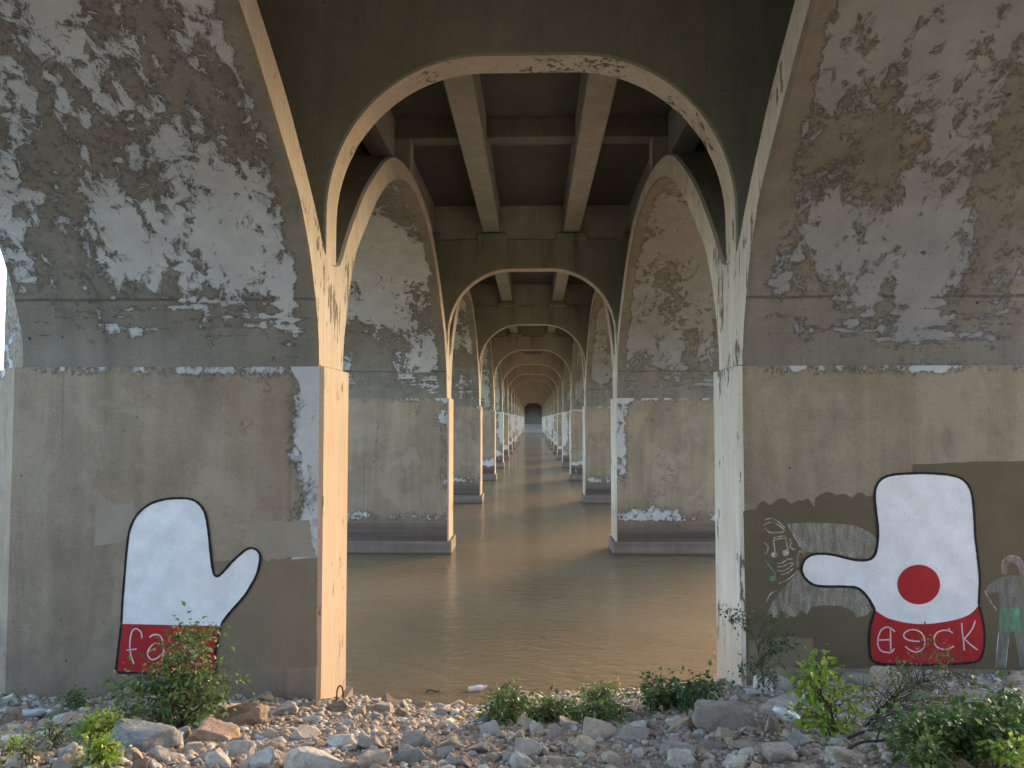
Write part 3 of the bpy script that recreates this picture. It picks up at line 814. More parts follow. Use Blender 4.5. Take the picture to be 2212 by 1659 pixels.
big = [  # pixel boxes of the stones one can pick out, with their look
    (211, 374, 1577, 1625, 'blue', 'long flat blue-grey slab lying in front of the leafy shrub', 3, 0.0),
    (445, 572, 1531, 1575, 'red', 'large reddish brown slab tilted up beside the leafy shrub', 5, -0.22),
    (407, 511, 1567, 1606, 'red', 'smaller reddish tan slab leaning below the large reddish slab', 2, -0.2),
    (446, 542, 1521, 1547, 'tan', 'flat tan slab above the reddish slab by the shrub', 4, 0.0),
    (525, 594, 1488, 1522, 'brown', 'rounded brown boulder against the foot of the mitten wall', 6, 0.0),
    (603, 752, 1612, 1668, 'white', 'big pale rounded boulder in the foreground gravel', 7, 0.0),
    (1504, 1634, 1512, 1582, 'grey', 'biggest blocky grey boulder beside the cream pier edge', 8, 0.05),
    (1434, 1506, 1547, 1584, 'tan', 'cracked yellowish boulder leaning on the biggest grey boulder', 9, 0.0),
    (1258, 1334, 1559, 1601, 'tan', 'smooth tan boulder with dark shaded underside in the middle of the bank', 10, -0.2),
    (1328, 1402, 1565, 1605, 'grey', 'flat-faced grey-brown boulder next to the smooth tan boulder', 11, 0.1),
    (1707, 1760, 1588, 1618, 'blue', 'small greenish blue slab tilted beside the yellow-green sapling', 3, -0.35),
    (1652, 1722, 1611, 1652, 'grey', 'squarish light grey block in the foreground right of the gravel', 12, 0.0),
    (1794, 1886, 1621, 1649, 'grey', 'flat grey slab in front of the creeping green plant', 4, -0.08),
    (1679, 1750, 1496, 1537, 'grey', 'rounded grey boulder behind the plastic bag on the slope', 13, 0.0),
    (1646, 1722, 1514, 1549, 'grey', 'low grey boulder between the clear bottle and the white bag', 1, 0.15),
    (1646, 1692, 1550, 1590, 'grey', 'leaning grey stone right beside the white plastic bag', 0, -0.3),
    (1889, 1955, 1447, 1494, 'tan', 'tall pale tan boulder under the red cuff of the dotted mitten', 2, 0.0),
    (1953, 2057, 1443, 1471, 'grey', 'long grey ledge stone at the foot of the dotted mitten', 5, 0.0),
    (695, 750, 1507, 1539, 'tan', 'tan stone at the base of the orange-lit pier edge', 9, 0.1),
    (866, 950, 1585, 1618, 'grey', 'broad grey-mauve boulder in the middle of the gravel', 11, 0.0),
    (945, 996, 1588, 1621, 'tan', 'orange-tan boulder touching the broad grey-mauve boulder', 6, 0.0),
    (773, 845, 1625, 1662, 'tan', 'orange-brown long stone in front of the broad boulder', 12, -0.15),
    (1444, 1500, 1621, 1662, 'white', 'pale pointed stone in the foreground under the cracked boulder', 8, 0.1),
    (0, 60, 1585, 1609, 'white', 'whitish flat slab near the small yellow weed', 4, -0.1),
]
for x0, x1, y0, y1, k, lab, sd, tl in big:
    stone(x0, x1, y0, y1, k, 'boulder', lab, sd, tl)
mid = [(19, 64, 1522, 1552, 'tan'), (0, 18, 1512, 1530, 'blue'), (-4, 38, 1533, 1570, 'brown'), (68, 96, 1526, 1556, 'grey'), (95, 142, 1530, 1556, 'brown'), (99, 184, 1538, 1572, 'grey'),
       (144, 186, 1558, 1580, 'blue'), (265, 312, 1616, 1646, 'tan'), (312, 394, 1615, 1652, 'grey'), (283, 321, 1637, 1664, 'brown'), (308, 346, 1640, 1664, 'white'), (373, 410, 1573, 1604, 'grey'),
       (430, 500, 1625, 1662, 'white'), (480, 545, 1600, 1640, 'grey'), (520, 590, 1625, 1665, 'white'), (548, 600, 1575, 1600, 'tan'), (560, 612, 1600, 1622, 'red'),
       (769, 828, 1593, 1624, 'grey'), (697, 772, 1594, 1616, 'white'), (715, 763, 1552, 1571, 'white'), (650, 693, 1544, 1566, 'white'), (873, 894, 1548, 1568, 'white'), (782, 812, 1522, 1542, 'grey'),
       (802, 848, 1518, 1544, 'grey'), (853, 882, 1512, 1532, 'grey'), (883, 922, 1512, 1532, 'brown'), (957, 1004, 1510, 1530, 'tan'), (1045, 1078, 1515, 1534, 'grey'), (821, 860, 1500, 1527, 'brown'),
       (1035, 1080, 1550, 1594, 'white'), (1117, 1172, 1501, 1536, 'tan'), (1224, 1272, 1515, 1551, 'white'), (1278, 1309, 1516, 1542, 'grey'), (1306, 1347, 1515, 1551, 'tan'), (1268, 1291, 1487, 1507, 'tan'),
       (1116, 1155, 1551, 1579, 'tan'), (1143, 1172, 1561, 1586, 'white'), (1206, 1262, 1554, 1581, 'grey'), (1174, 1214, 1564, 1601, 'grey'), (1357, 1396, 1559, 1579, 'white'), (1097, 1136, 1576, 1607, 'tan'),
       (1233, 1289, 1594, 1628, 'tan'), (1427, 1506, 1604, 1640, 'grey'), (1548, 1594, 1574, 1600, 'tan'), (1592, 1616, 1571, 1589, 'grey'), (1576, 1648, 1599, 1624, 'tan'), (1392, 1415, 1502, 1534, 'tan'),
       (1822, 1898, 1450, 1483, 'grey'), (1671, 1718, 1460, 1493, 'grey'), (2065, 2143, 1488, 1524, 'tan'), (2147, 2216, 1486, 1520, 'grey'), (2180, 2216, 1450, 1484, 'tan'), (1810, 1834, 1450, 1467, 'white'),
       (1630, 1672, 1466, 1494, 'white'), (1730, 1790, 1462, 1490, 'tan'), (2010, 2075, 1466, 1492, 'grey'), (2090, 2150, 1456, 1482, 'grey'), (1960, 2030, 1490, 1520, 'grey'), (1900, 1966, 1500, 1534, 'tan'),
       (1110, 1170, 1600, 1640, 'grey'), (1100, 1150, 1630, 1662, 'white'), (1180, 1250, 1630, 1664, 'tan'), (1300, 1360, 1625, 1655, 'tan'), (1005, 1060, 1600, 1630, 'grey'), (960, 1020, 1632, 1664, 'grey'),
       (846, 922, 1618, 1652, 'blue'), (620, 690, 1575, 1600, 'grey'), (590, 640, 1520, 1545, 'grey'), (640, 690, 1512, 1532, 'brown'), (760, 790, 1528, 1550, 'tan'), (930, 970, 1530, 1548, 'grey'),
       (1990, 2070, 1560, 1600, 'grey'), (1860, 1930, 1570, 1606, 'grey'), (2040, 2110, 1640, 1670, 'tan'), (1560, 1620, 1630, 1664, 'white'), (1500, 1560, 1600, 1625, 'grey'), (60, 110, 1600, 1630, 'grey'),
       (120, 170, 1610, 1640, 'grey'), (10, 70, 1625, 1660, 'tan'), (100, 160, 1640, 1668, 'grey'), (180, 250, 1634, 1664, 'brown'), (400, 450, 1600, 1625, 'tan')]
for x0, x1, y0, y1, k in mid:
    stone(x0, x1, y0, y1, k, 'stone', None, None, rr.uniform(-0.2, 0.2))
kinds = ['grey'] * 5 + ['tan'] * 4 + ['white'] * 3 + ['red', 'brown', 'blue']
n_small = 0
tries = 0
while n_small < 200 and tries < 5000:
    tries += 1
    x = rr.uniform(-20, 2230)
    y = 1490 + 175 * rr.random() ** 0.75
    if x > 1600: y = 1450 + 210 * rr.random()
    w = rr.choice((10, 12, 14, 16, 18, 22, 26, 32)) * (0.65 + 0.6 * (y - 1450) / 200)
    p = ground_hit(x, y)
    if p.y > 6.85 and abs(p.x - CX) > WI - 0.1: continue
    if any((p.x - a) ** 2 + (p.y - b) ** 2 < (c * 0.8 + w * p.y / F * 0.4) ** 2 for a, b, c in placed): continue
    k = rr.choice(kinds)
    stone(x - w / 2, x + w / 2, y - w * rr.uniform(0.4, 0.75), y, k, 'stone', None, None, rr.uniform(-0.4, 0.4))
    n_small += 1

MARKS = [(*ground_hit(*q)[:2], t) for q, t in (((395, 1572), 'by the leafy shrub'), ((215, 1610), 'by the yellow-green weed'), ((292, 1625), 'by the flat blue-grey slab'), ((500, 1560), 'by the reddish slabs'), ((560, 1520), 'by the rounded brown boulder'),
    ((40, 1535), 'at the outer foot of the lettered face wall'), ((30, 1610), 'by the whitish flat slab'), ((676, 1650), 'by the big pale boulder'), ((720, 1530), 'at the base of the orange-lit pier edge'), ((905, 1612), 'by the broad grey-mauve boulder'),
    ((808, 1655), 'by the orange-brown long stone'), ((900, 1520), 'at the water edge between the pier legs'), ((760, 1565), 'on the open gravel above the pale boulder'), ((1085, 1560), 'by the weed with hanging twigs'), ((1200, 1560), 'among the low dark weeds'),
    ((1295, 1600), 'by the smooth tan boulder'), ((1365, 1605), 'by the flat-faced boulder'), ((1425, 1530), 'by the wide dark weed'), ((1570, 1580), 'by the biggest grey boulder'), ((1470, 1580), 'by the cracked yellowish boulder'), ((1470, 1655), 'by the pale pointed stone'),
    ((1690, 1645), 'by the squarish grey block'), ((1700, 1575), 'by the white plastic bag'), ((1650, 1500), 'by the thin sapling'), ((1800, 1590), 'by the yellow-green sapling'), ((1840, 1645), 'by the flat grey slab'), ((1920, 1490), 'under the scribbled red cuff'),
    ((2120, 1490), 'under the chalk figure'), ((1990, 1600), 'by the dark creeping plant'), ((1190, 1650), 'on the open gravel before the low weeds'), ((985, 1650), 'on the gravel below the orange-tan boulder'))]
CN = {'grey': 'grey', 'tan': 'tan', 'red': 'reddish', 'white': 'pale whitish', 'blue': 'blue-grey', 'brown': 'dark brown'}
used = set()
for o, k, hw, hy, hz, px, py in todo:
    t = min(MARKS, key=lambda m: (m[0] - px) ** 2 + (m[1] - py) ** 2)[2]
    sz = 'small' if hw < 0.034 else ('fist-sized' if hw < 0.055 else ('large' if hw > 0.10 else 'middling'))
    sh = 'flat' if hz < 0.48 * hw else ('blocky' if hz > 0.75 * hw else 'rounded')
    lab = '%s %s %s stone %s' % (sz, sh, CN[k], t)
    if lab in used:
        t2 = sorted(MARKS, key=lambda m: (m[0] - px) ** 2 + (m[1] - py) ** 2)[1][2]
        if len((lab + ' and ' + t2).split()) <= 16: lab = lab + ' and ' + t2
    used.add(lab)
    tag(o, lab, 'stone', 'stones of the river bank')

# gravel too small and too many to count
def gravel(n, seed):
    rng = np.random.default_rng(seed)
    t = (1 + 5 ** 0.5) / 2
    iv = np.array([(-1, t, 0), (1, t, 0), (-1, -t, 0), (1, -t, 0), (0, -1, t), (0, 1, t), (0, -1, -t), (0, 1, -t), (t, 0, -1), (t, 0, 1), (-t, 0, -1), (-t, 0, 1)], float)
    iv /= np.linalg.norm(iv[0])
    it = np.array([(0, 11, 5), (0, 5, 1), (0, 1, 7), (0, 7, 10), (0, 10, 11), (1, 5, 9), (5, 11, 4), (11, 10, 2), (10, 7, 6), (7, 1, 8), (3, 9, 4), (3, 4, 2), (3, 2, 6), (3, 6, 8), (3, 8, 9), (4, 9, 5), (2, 4, 11), (6, 2, 10), (8, 6, 7), (9, 8, 1)])
    Y = 3.2 + 5.2 * rng.random(n) ** 0.85
    X = (rng.random(n) * 2 - 1) * 7.5
    keep = ~((np.abs(X - CX) > WI) & (np.abs(X - CX) < WO + 0.55) & (Y > YF + 0.02))
    X, Y = X[keep], Y[keep]; n = len(X)
    r = 0.005 + 0.009 * rng.random(n) + 0.026 * rng.random(n) ** 9
    V = np.empty((n, 12, 3))
    for k in range(n):
        sh = iv * (1 + rng.uniform(-0.28, 0.28, (12, 1)))
        a, b = rng.uniform(0, 6.28), rng.uniform(-0.6, 0.6)
        sh = sh * np.array([r[k] * rng.uniform(0.9, 1.7), r[k] * rng.uniform(0.8, 1.3), r[k] * rng.uniform(0.5, 0.95)])
        c, s = math.cos(a), math.sin(a)
        sh = np.stack([c * sh[:, 0] - s * sh[:, 1], s * sh[:, 0] + c * sh[:, 1], sh[:, 2] + b * sh[:, 0] * 0.4], 1)
        V[k] = sh + (X[k], Y[k], gz(X[k], Y[k]) + r[k] * 0.25)
    Fc = (it[None] + 12 * np.arange(n)[:, None, None]).reshape(-1, 3)
    me = bpy.data.meshes.new('gravel')
    me.vertices.add(n * 12); me.vertices.foreach_set('co', V.reshape(-1))
    m = len(Fc)
    me.loops.add(m * 3); me.loops.foreach_set('vertex_index', Fc.reshape(-1).astype(np.int32))
    me.polygons.add(m); me.polygons.foreach_set('loop_start', np.arange(0, m * 3, 3, dtype=np.int32))
    me.update(calc_edges=True); me.validate()
    N = NT('mixed_gravel')
    isl = N.geo('Random Per Island')
    cr = N.new('ShaderNodeValToRGB')
    N.put(cr.inputs[0], isl)
    e = cr.color_ramp.elements
    e[0].position, e[0].color = 0.0, (0.198, 0.153, 0.118, 1)
    e[1].position, e[1].color = 1.0, (0.620, 0.566, 0.510, 1)
    for p_, c_ in ((0.2, (0.335, 0.283, 0.235, 1)), (0.45, (0.409, 0.330, 0.252, 1)), (0.6, (0.347, 0.236, 0.174, 1)), (0.75, (0.446, 0.407, 0.364, 1)), (0.9, (0.372, 0.360, 0.347, 1))):
        q = e.new(p_); q.color = c_
    col = N.scale_rgb(cr.outputs[0], N.mr(N.noise(None, 70, 4, 0.65), 0.25, 0.75, 0.78, 1.15))
    me.materials.append(N.fin(col, 0.92, None, 0.2))
    return obj('gravel', me)
tag(gravel(56000, 5), 'small mixed gravel covering the bank between the stones', 'gravel', kind='stuff')

# ------------------------------------------------------------------ plants
def leaf_mat(name, c1, c2, c3):
    N = NT(name)
    isl = N.geo('Random Per Island')
    cr = N.new('ShaderNodeValToRGB'); N.put(cr.inputs[0], isl)
    e = cr.color_ramp.elements
    e[0].position, e[0].color = 0.0, (*c1, 1)
    e[1].position, e[1].color = 1.0, (*c3, 1)
    q = e.new(0.6); q.color = (*c2, 1)
    col = cr.outputs[0]
    N.fin(col, 0.5, None, 0.4)
    tr = N.new('ShaderNodeBsdfTranslucent'); N.put(tr.inputs[0], N.scale_rgb(col, 1.3))
    mx = N.new('ShaderNodeMixShader'); mx.inputs[0].default_value = 0.35
    N.t.links.new(N.b.outputs[0], mx.inputs[1]); N.t.links.new(tr.outputs[0], mx.inputs[2])
    N.t.links.new(mx.outputs[0], N.out.inputs[0])
    return N.m
M_LEAF = {'dark': leaf_mat('dark_leaf', (0.035, 0.070, 0.024), (0.068, 0.135, 0.038), (0.135, 0.223, 0.081)),
          'mid': leaf_mat('mid_green_leaf', (0.054, 0.095, 0.027), (0.108, 0.182, 0.047), (0.216, 0.284, 0.115)),
          'lime': leaf_mat('yellow_green_leaf', (0.121, 0.216, 0.027), (0.216, 0.324, 0.041), (0.365, 0.432, 0.068)),
          'olive': leaf_mat('olive_leaf', (0.068, 0.081, 0.027), (0.121, 0.135, 0.047), (0.203, 0.189, 0.081))}
M_TWIG = plain('brown_twig', (0.10, 0.075, 0.055), 0.2, 20)
M_TWIGD = plain('dry_dark_twig', (0.065, 0.055, 0.045), 0.2, 20)
def tube(v, f, pts, r0, r1, k=5):
    b = len(v); m = len(pts)
    for i, p in enumerate(pts):
        p = Vector(p)
        t = (Vector(pts[min(i + 1, m - 1)]) - Vector(pts[max(i - 1, 0)])).normalized()
        u = t.orthogonal().normalized(); w = t.cross(u)
        r = r0 + (r1 - r0) * i / max(1, m - 1)
        for j in range(k):
            a = 2 * math.pi * j / k
            v.append(p + (u * math.cos(a) + w * math.sin(a)) * r)
    for i in range(m - 1):
        for j in range(k):
            f.append((b + i * k + j, b + i * k + (j + 1) % k, b + (i + 1) * k + (j + 1) % k, b + (i + 1) * k + j))
    f.append(tuple(b + j for j in range(k - 1, -1, -1))); f.append(tuple(b + (m - 1) * k + j for j in range(k)))
def leaf(v, f, p, d, L, W, rnd):
    """a folded pointed leaf at p running along d"""
    d = d.normalized()
    u = d.cross(Vector((rnd.gauss(0, 0.5), rnd.gauss(0, 0.5), 1))).normalized()
    n = u.cross(d).normalized()
    b = len(v)
    fo = n * W * rnd.uniform(0.1, 0.4)
    v += [p, p + d * L * 0.4 + u * W * 0.5 + fo, p + d * L * 0.45, p + d * L * 0.4 - u * W * 0.5 + fo, p + d * L - n * L * rnd.uniform(0, 0.25)]
    f += [(b, b + 2, b + 1), (b, b + 3, b + 2), (b + 1, b + 2, b + 4), (b + 2, b + 3, b + 4)]
def plant(name, base_px, blobs, leafmat, label, cat, seed, nst=10, lv=40, L=0.035, W=0.02, twig=None, r=0.006, spread=0.18, group=None, base_d=None, bare=0.0, main=None):
    """stems from the foot to spots inside pixel ellipses (cx, cy, rx, ry); leaves sit on the outer half of each stem"""
    rnd = random.Random(seed)
    g = ground_hit(*base_px)
    if base_d: g = at(base_px[0], base_px[1], base_d); g.z = gz(g.x, g.y)
    d0 = g.y
    root = tag(empty(name, g), label, cat, group)
    sv, sf, lvv, lf = [], [], [], []
    tot = sum(b[2] * b[3] for b in blobs)
    trunk = None
    if main:
        trunk = smoothline([g - Vector((0, 0, 0.03))] + [at(q[0], q[1], d0 + rnd.uniform(-0.03, 0.03)) for q in main], 6)
        tube(sv, sf, trunk, r * 1.5, r * 0.5, 6)
    for cx, cy, rx, ry in blobs:
        k = max(2, round(nst * rx * ry / tot * len(blobs) ** 0.0 * 1.0))
        for _ in range(k):
            a, q = rnd.uniform(0, 6.28), math.sqrt(rnd.random())
            ex, ey = cx + rx * q * math.cos(a), cy + ry * q * math.sin(a)
            dd = d0 + rnd.uniform(-spread, spread)
            dd = min(dd, YF - 0.06) if abs(at(ex, ey, dd).x - CX) > WI - 0.05 else dd
            e = at(ex, ey, dd)
            if e.z < gz(e.x, e.y) + 0.02: e.z = gz(e.x, e.y) + rnd.uniform(0.02, 0.06)
            g0 = g
            if trunk:
                low = [q for q in trunk if q.z < e.z - 0.02] or trunk[:2]
                g0 = min(low, key=lambda q: (q - e).length + 0.35 * rnd.random()) + Vector((0, 0, 0))
            m1 = g0.lerp(e, 0.35) + Vector((rnd.gauss(0, 0.025), rnd.gauss(0, 0.025), 0.02 + rnd.uniform(-0.02, 0.05)))
            m2 = g0.lerp(e, 0.7) + Vector((rnd.gauss(0, 0.02), rnd.gauss(0, 0.02), 0.04 + rnd.uniform(0, 0.04)))
            L3 = smoothline([g0 if trunk else g + Vector((rnd.gauss(0, 0.05), rnd.gauss(0, 0.05), -0.03)), m1, m2, e], 4)
            tube(sv, sf, L3, r * rnd.uniform(0.7, 1.1), r * 0.3, 5)
            if rnd.random() < bare: continue
            for j in range(lv):
                t = rnd.uniform(0.45, 1.0) ** 0.8
                i = min(len(L3) - 2, int(t * (len(L3) - 1)))
                p = L3[i].lerp(L3[i + 1], rnd.random())
                dr = (L3[i + 1] - L3[i]).normalized() * 0.5 + Vector((rnd.gauss(0, 1), rnd.gauss(0, 1), rnd.gauss(0.15, 0.8)))
                dr.normalize()
                off = abs(rnd.gauss(0, 1)) * L * 1.5
                s = rnd.uniform(0.6, 1.25)
                q0 = p + dr * off
                if q0.y > YF - 0.05 and abs(q0.x - CX) > WI - 0.05: q0.y = YF - rnd.uniform(0.05, 0.09)
                leaf(lvv, lf, q0, dr + Vector((0, 0, -0.25)), L * s, W * s, rnd)
    lo = -g
    st = obj('stem', mesh_of('stem', [p + lo for p in sv], sf, twig or M_TWIG, True), root)
    fo = obj('foliage', mesh_of('foliage', [p + lo for p in lvv], lf, M_LEAF[leafmat]), root)
    return root
plant('leafy_shrub', (395, 1572), [(400, 1400, 45, 45), (440, 1385, 40, 30), (395, 1460, 60, 40), (330, 1470, 70, 35), (260, 1492, 50, 30), (490, 1475, 48, 40), (400, 1520, 80, 40), (300, 1540, 70, 32), (440, 1545, 45, 30), (255, 1560, 40, 22)],
      'mid', 'bushy green shrub growing against the lettered red cuff marked face', 'shrub', 1, 170, 13, 0.046, 0.028, r=0.004, main=[(398, 1540), (402, 1490), (400, 1440), (415, 1395), (430, 1375)])
plant('weed', (210, 1600), [(230, 1565, 40, 22), (190, 1585, 32, 22), (215, 1600, 40, 15)], 'lime', 'yellow-green weed spreading at the end of the blue-grey slab', 'weed', 2, 26, 26, 0.03, 0.022)
plant('weed', (215, 1655), [(200, 1628, 16, 18), (230, 1640, 26, 18), (245, 1635, 14, 10)], 'lime', 'bright lime weed in front of the blue-grey slab', 'weed', 3, 18, 24, 0.03, 0.024)
plant('weed', (160, 1530), [(158, 1508, 20, 18), (175, 1520, 14, 14)], 'mid', 'small green tuft against the left foot of the mitten wall', 'weed', 4, 14, 26, 0.028, 0.018)
plant('weed', (108, 1618), [(104, 1595, 16, 20), (125, 1590, 14, 18), (145, 1600, 12, 16)], 'mid', 'sparse green weed among the stones beside the lime weed', 'weed', 5, 10, 18, 0.028, 0.018)
plant('weed', (28, 1640), [(30, 1628, 14, 14), (52, 1615, 12, 14)], 'lime', 'tiny yellowish weed beside the whitish flat slab', 'weed', 6, 8, 16, 0.026, 0.018)
plant('weed', (65, 1655), [(66, 1648, 14, 9)], 'dark', 'tiny dark green tuft in the gravel below the yellowish weed', 'weed', 7, 6, 20, 0.022, 0.015)
plant('leafy_weed', (1085, 1560), [(1105, 1510, 28, 22), (1090, 1545, 26, 24), (1130, 1540, 30, 18), (1060, 1560, 18, 14)], 'dark', 'dark green weed among stones, its twigs hanging over the white stone', 'weed', 8, 44, 17, 0.04, 0.028, spread=0.28)
plant('leafy_weed', (1180, 1560), [(1180, 1545, 40, 16), (1200, 1535, 22, 18), (1215, 1552, 20, 14)], 'dark', 'dark green weed between the two round pale stones', 'weed', 9, 34, 17, 0.04, 0.028, spread=0.28)
plant('leafy_weed', (1262, 1560), [(1270, 1550, 30, 16), (1300, 1562, 26, 12), (1335, 1545, 24, 16)], 'dark', 'low dark weed behind the smooth tan boulder', 'weed', 10, 30, 17, 0.038, 0.026, spread=0.28)
plant('leafy_weed', (1290, 1518), [(1258, 1502, 18, 14), (1300, 1500, 36, 18), (1330, 1496, 22, 16)], 'mid', 'light green weed at the water edge behind the round stones', 'weed', 11, 26, 22, 0.03, 0.016)
plant('leafy_weed', (1425, 1535), [(1415, 1480, 20, 22), (1440, 1500, 40, 25), (1480, 1500, 40, 22), (1520, 1490, 36, 20), (1550, 1485, 24, 18), (1400, 1510, 24, 18), (1500, 1525, 30, 16)], 'dark', 'wide dark green weed by the water beside the biggest grey boulder', 'weed', 12, 70, 13, 0.042, 0.03, spread=0.3)
plant('sapling', (1652, 1505), [(1580, 1330, 24, 18), (1590, 1355, 28, 16), (1660, 1340, 20, 16), (1640, 1385, 34, 14), (1700, 1400, 36, 16), (1610, 1440, 30, 16), (1665, 1430, 36, 24), (1720, 1385, 22, 10), (1640, 1470, 28, 18)], 'dark', 'thin sparse sapling in front of the chalk drawing', 'sapling', 13, 34, 15, 0.034, 0.022, r=0.004, main=[(1648, 1460), (1640, 1420), (1632, 1385), (1612, 1350), (1590, 1325)])
plant('sapling', (1800, 1590), [(1775, 1450, 26, 16), (1745, 1462, 34, 14), (1760, 1490, 34, 20), (1778, 1510, 20, 22), (1750, 1560, 34, 20), (1775, 1580, 30, 18), (1830, 1515, 22, 20), (1840, 1545, 18, 18), (1820, 1570, 24, 14)], 'lime', 'yellow-green leafy sapling beside the white plastic bag', 'sapling', 14, 40, 11, 0.05, 0.038, r=0.005, main=[(1800, 1560), (1790, 1530), (1772, 1495), (1768, 1460), (1778, 1445)])
plant('dry_shrub', (1850, 1585), [(1960, 1440, 34, 24), (1990, 1400, 30, 20), (2060, 1420, 40, 24), (1930, 1475, 50, 26), (2050, 1465, 60, 20), (1980, 1505, 80, 24), (2110, 1500, 70, 24), (2020, 1530, 90, 22), (1880, 1480, 26, 30)],
      'olive', 'dry twiggy shrub in front of the red cuff with scribbled letters', 'shrub', 15, 80, 16, 0.026, 0.012, M_TWIGD, 0.0028, 0.3, bare=0.3, main=[(1880, 1555), (1930, 1505), (1985, 1478), (2050, 1462), (2110, 1470)])
plant('creeping_plant', (2080, 1630), [(1960, 1580, 60, 22), (2030, 1575, 60, 26), (2110, 1570, 60, 30), (2180, 1560, 50, 35), (1980, 1615, 60, 20), (2070, 1615, 80, 26), (2160, 1615, 70, 35), (2210, 1590, 30, 40), (2200, 1520, 24, 26)],
      'dark', 'dense dark green creeping plant covering the stones under the chalk figure', 'creeper', 16, 150, 14, 0.044, 0.032, spread=0.4)
plant('weed', (2010, 1665), [(2000, 1640, 34, 18), (2030, 1648, 26, 14)], 'mid', 'light green weed in front of the dark creeping plant', 'weed', 17, 22, 24, 0.032, 0.022)
plant('weed', (2170, 1665), [(2150, 1640, 40, 16), (2190, 1645, 30, 16)], 'lime', 'yellowish green weed below the dark creeping plant', 'weed', 18, 12, 18, 0.034, 0.024)

# ------------------------------------------------------------------ litter and iron
def lathe(prof, k=16):
    v, f = [], []
    for r, z in prof:
        for j in range(k):
            a = 2 * math.pi * j / k
            v.append((r * math.cos(a), r * math.sin(a), z))
    for i in range(len(prof) - 1):
        for j in range(k):
            f.append((i * k + j, i * k + (j + 1) % k, (i + 1) * k + (j + 1) % k, (i + 1) * k + j))
    f.append(tuple(range(k - 1, -1, -1))); f.append(tuple((len(prof) - 1) * k + j for j in range(k)))
    return v, f
def clear_plastic():
    N = NT('clear_plastic')
    N.fin((0.85, 0.88, 0.92), 0.12, None, 0.6)
    N.b.inputs['Transmission Weight'].default_value = 0.55
    N.b.inputs['IOR'].default_value = 1.3
    return N.m
M_CLEAR = clear_plastic()
M_PLW = plain('white_plastic', (0.78, 0.80, 0.84), 0.05, 12, 0.35)
M_BLUE = plain('blue_plastic', (0.03, 0.07, 0.28), 0.1, 12, 0.4)
M_RUST = plain('rusted_iron', (0.09, 0.045, 0.028), 0.3, 30, 0.9)
BOT = [(0.010, 0.0), (0.030, 0.002), (0.033, 0.012), (0.031, 0.03), (0.033, 0.045), (0.031, 0.065), (0.033, 0.085), (0.033, 0.12), (0.030, 0.14), (0.020, 0.165), (0.013, 0.178), (0.013, 0.192)]
CAP = [(0.014, 0.190), (0.0155, 0.191), (0.0155, 0.205), (0.013, 0.207)]
def bottle(px, label, body, capm, rot, lift=0.03, crush=True, d=None, z=None):
    p = ground_hit(*px) if d is None else at(px[0], px[1], d)
    if z is not None: p.z = z - lift
    root = tag(empty('plastic_bottle', p + Vector((0, 0, lift))), label, 'bottle')
    root.rotation_euler = rot
    v, f = lathe(BOT, 18)
    if crush:
        v = [(a * (1 - 0.3 * math.exp(-((c - 0.09) / 0.04) ** 2)), b * (1 + 0.12 * math.exp(-((c - 0.09) / 0.04) ** 2)), c) for a, b, c in v]
    obj('bottle_body', mesh_of('bottle_body', v, f, body, True), root)
    v, f = lathe(CAP, 14)
    obj('cap', mesh_of('cap', v, f, capm), root)
    return root
bottle((1612, 1512), 'crushed clear bottle lying on the stones above the biggest grey boulder', M_CLEAR, M_PLW, (0.2, 1.45, 0.1), 0.06)
bottle((48, 1556), 'clear bottle lying between stones at the foot of the mitten wall', M_CLEAR, M_PLW, (0.1, 1.5, 0.2), 0.05)
bottle((1012, 1484), 'white bottle floating on the brown water near the bank', M_PLW, M_PLW, (0.1, 1.45, 0.3), 0.0, False, d=8.75, z=0.012)
def bag(px, w, h, label, mat):
    p = ground_hit(*px)
    rnd = random.Random(4)
    bm = bmesh.new(); bmesh.ops.create_icosphere(bm, subdivisions=4, radius=1)
    for q in bm.verts:
        c = q.co
        n = 0.32 * mnoise.noise(c * 2.2) + 0.14 * mnoise.noise(c * 6)
        q.co = Vector((c.x * w * (1 + n), c.y * w * 0.45 * (1 + n), (c.z * h * (0.75 + n) - c.x * 0.45 * w)))
    me = bpy.data.meshes.new('plastic_bag'); bm.to_mesh(me); bm.free(); me.materials.append(mat)
    me.polygons.foreach_set('use_smooth', [True] * len(me.polygons))
    o = obj('plastic_bag', me, None, p + Vector((0, -0.03, 0.09)))
    return tag(o, label, 'bag')
bag((1700, 1572), 0.085, 0.04, 'crumpled white plastic bag caught on the sloping stones', M_PLW)
b = obj('bottle_cap', mesh_of('bottle_cap', *lathe([(0.02, 0), (0.022, 0.004), (0.022, 0.026), (0.018, 0.03)], 14), M_BLUE), None, ground_hit(443, 1574) + Vector((0, 0, 0.03)))
b.rotation_euler = (0.9, 0.3, 0)
tag(b, 'blue plastic cap lying beside the reddish slab', 'cap')
sv, sf = [], []
hb = at(735, 1512, 6.88)
hb.z = gz(hb.x, hb.y) + 0.02
tube(sv, sf, smoothline([(-0.03, 0, -0.08), (-0.03, 0, 0.06), (-0.015, 0, 0.11), (0.008, 0, 0.115), (0.022, 0, 0.08), (0.026, 0, -0.04)], 5), 0.0075, 0.0075, 6)
tag(obj('rebar_hook', mesh_of('rebar_hook', sv, sf, M_RUST, True), None, hb), 'rusty rebar hook sticking up at the base of the orange-lit pier edge', 'rebar')
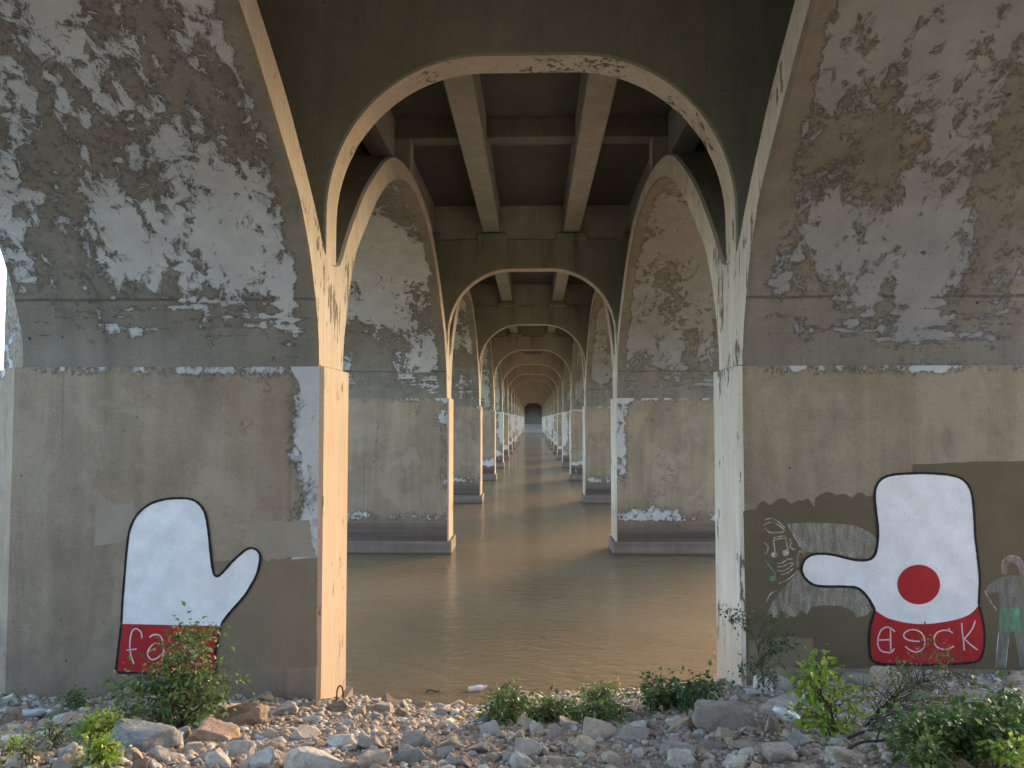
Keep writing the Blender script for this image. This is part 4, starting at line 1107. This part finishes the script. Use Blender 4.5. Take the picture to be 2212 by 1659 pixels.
# driftwood twigs on the bank
tw = random.Random(21)
for k, (px, lab, dr, L_) in enumerate((((1905, 1600), 'bare dead branch lying across stones beside the dry shrub', (1, 0.15, 0.18), 0.55), ((1880, 1630), 'thin dead stick on the gravel in front of the dry shrub', (0.8, 0.4, 0.05), 0.42), ((905, 1486), 'dark driftwood sliver floating beside the white bottle', (1, 0.1, 0.0), 0.16))):
    p = ground_hit(*px) + Vector((0, 0, 0.05))
    if k == 2: p = at(935, 1485, 8.7); p.z = 0.004
    e = Vector(dr).normalized() * L_
    sv, sf = [], []
    tube(sv, sf, smoothline([-e * 0.5, -e * 0.15 + Vector((0, 0.01, 0.02)), e * 0.2 + Vector((0, -0.02, 0.01)), e * 0.5], 5), 0.010, 0.004, 6)
    tube(sv, sf, smoothline([e * 0.1, e * 0.25 + Vector((0, 0.04, 0.05 if k < 2 else 0.0)), e * 0.4 + Vector((0, 0.06, 0.09 if k < 2 else 0.0))], 4), 0.006, 0.002, 5)
    tag(obj('dead_branch', mesh_of('dead_branch', sv, sf, M_TWIGD, True), None, p), lab, 'branch')

# ------------------------------------------------------------------ trees on the far shore
def tree_meshes(seed):
    rnd = random.Random(seed)
    tv, tf = [], []
    H = 6.5
    tube(tv, tf, smoothline([(0, 0, -0.5), (0.1, 0, 1.2), (0.0, 0.15, 2.6), (0.1, 0.1, 4.2)], 3), 0.24, 0.07, 7)
    lv, lf = [], []
    for k in range(9):
        a = rnd.uniform(0, 6.28)
        z0 = rnd.uniform(1.2, 3.4)
        e = Vector((math.cos(a) * rnd.uniform(0.9, 2.3), math.sin(a) * rnd.uniform(0.9, 2.3), z0 + rnd.uniform(0.7, 2.6)))
        tube(tv, tf, smoothline([(0.05, 0.08, z0), Vector((0, 0, z0)).lerp(e, 0.55) + Vector((0, 0, 0.2)), e], 3), 0.08, 0.02, 5)
        for _ in range(130):
            c = e + Vector((rnd.gauss(0, 0.5), rnd.gauss(0, 0.5), rnd.gauss(0, 0.42)))
            leaf(lv, lf, c, Vector((rnd.gauss(0, 1), rnd.gauss(0, 1), rnd.gauss(0, 0.7))), rnd.uniform(0.22, 0.45), rnd.uniform(0.14, 0.26), rnd)
    return mesh_of('trunk', tv, tf, M_TWIG, True), (lv, lf)
TM = []
for s, mt in ((1, 'mid'), (2, 'dark'), (3, 'olive')):
    t, (a, b_) = tree_meshes(s)
    TM.append((t, mesh_of('crown', a, b_, M_LEAF[mt])))
TL = ('green bushy tree on the far shore beyond the water', 'dark green tree on the far shore beyond the water', 'olive tree on the far shore beyond the water')
for k in range(14):
    q = -96 - 5.2 * k + rr.uniform(-1.5, 1.5)
    v_ = k % 3
    y = YE + rr.uniform(5, 24)
    o = tag(empty('tree', (q, y, 2.2)), TL[v_], 'tree', ('green far trees', 'dark far trees', 'olive far trees')[v_])
    o.scale = [rr.uniform(0.75, 1.35)] * 3
    o.rotation_euler = (0, 0, rr.uniform(0, 6.28))
    obj('trunk', TM[v_][0], o); obj('crown', TM[v_][1], o)
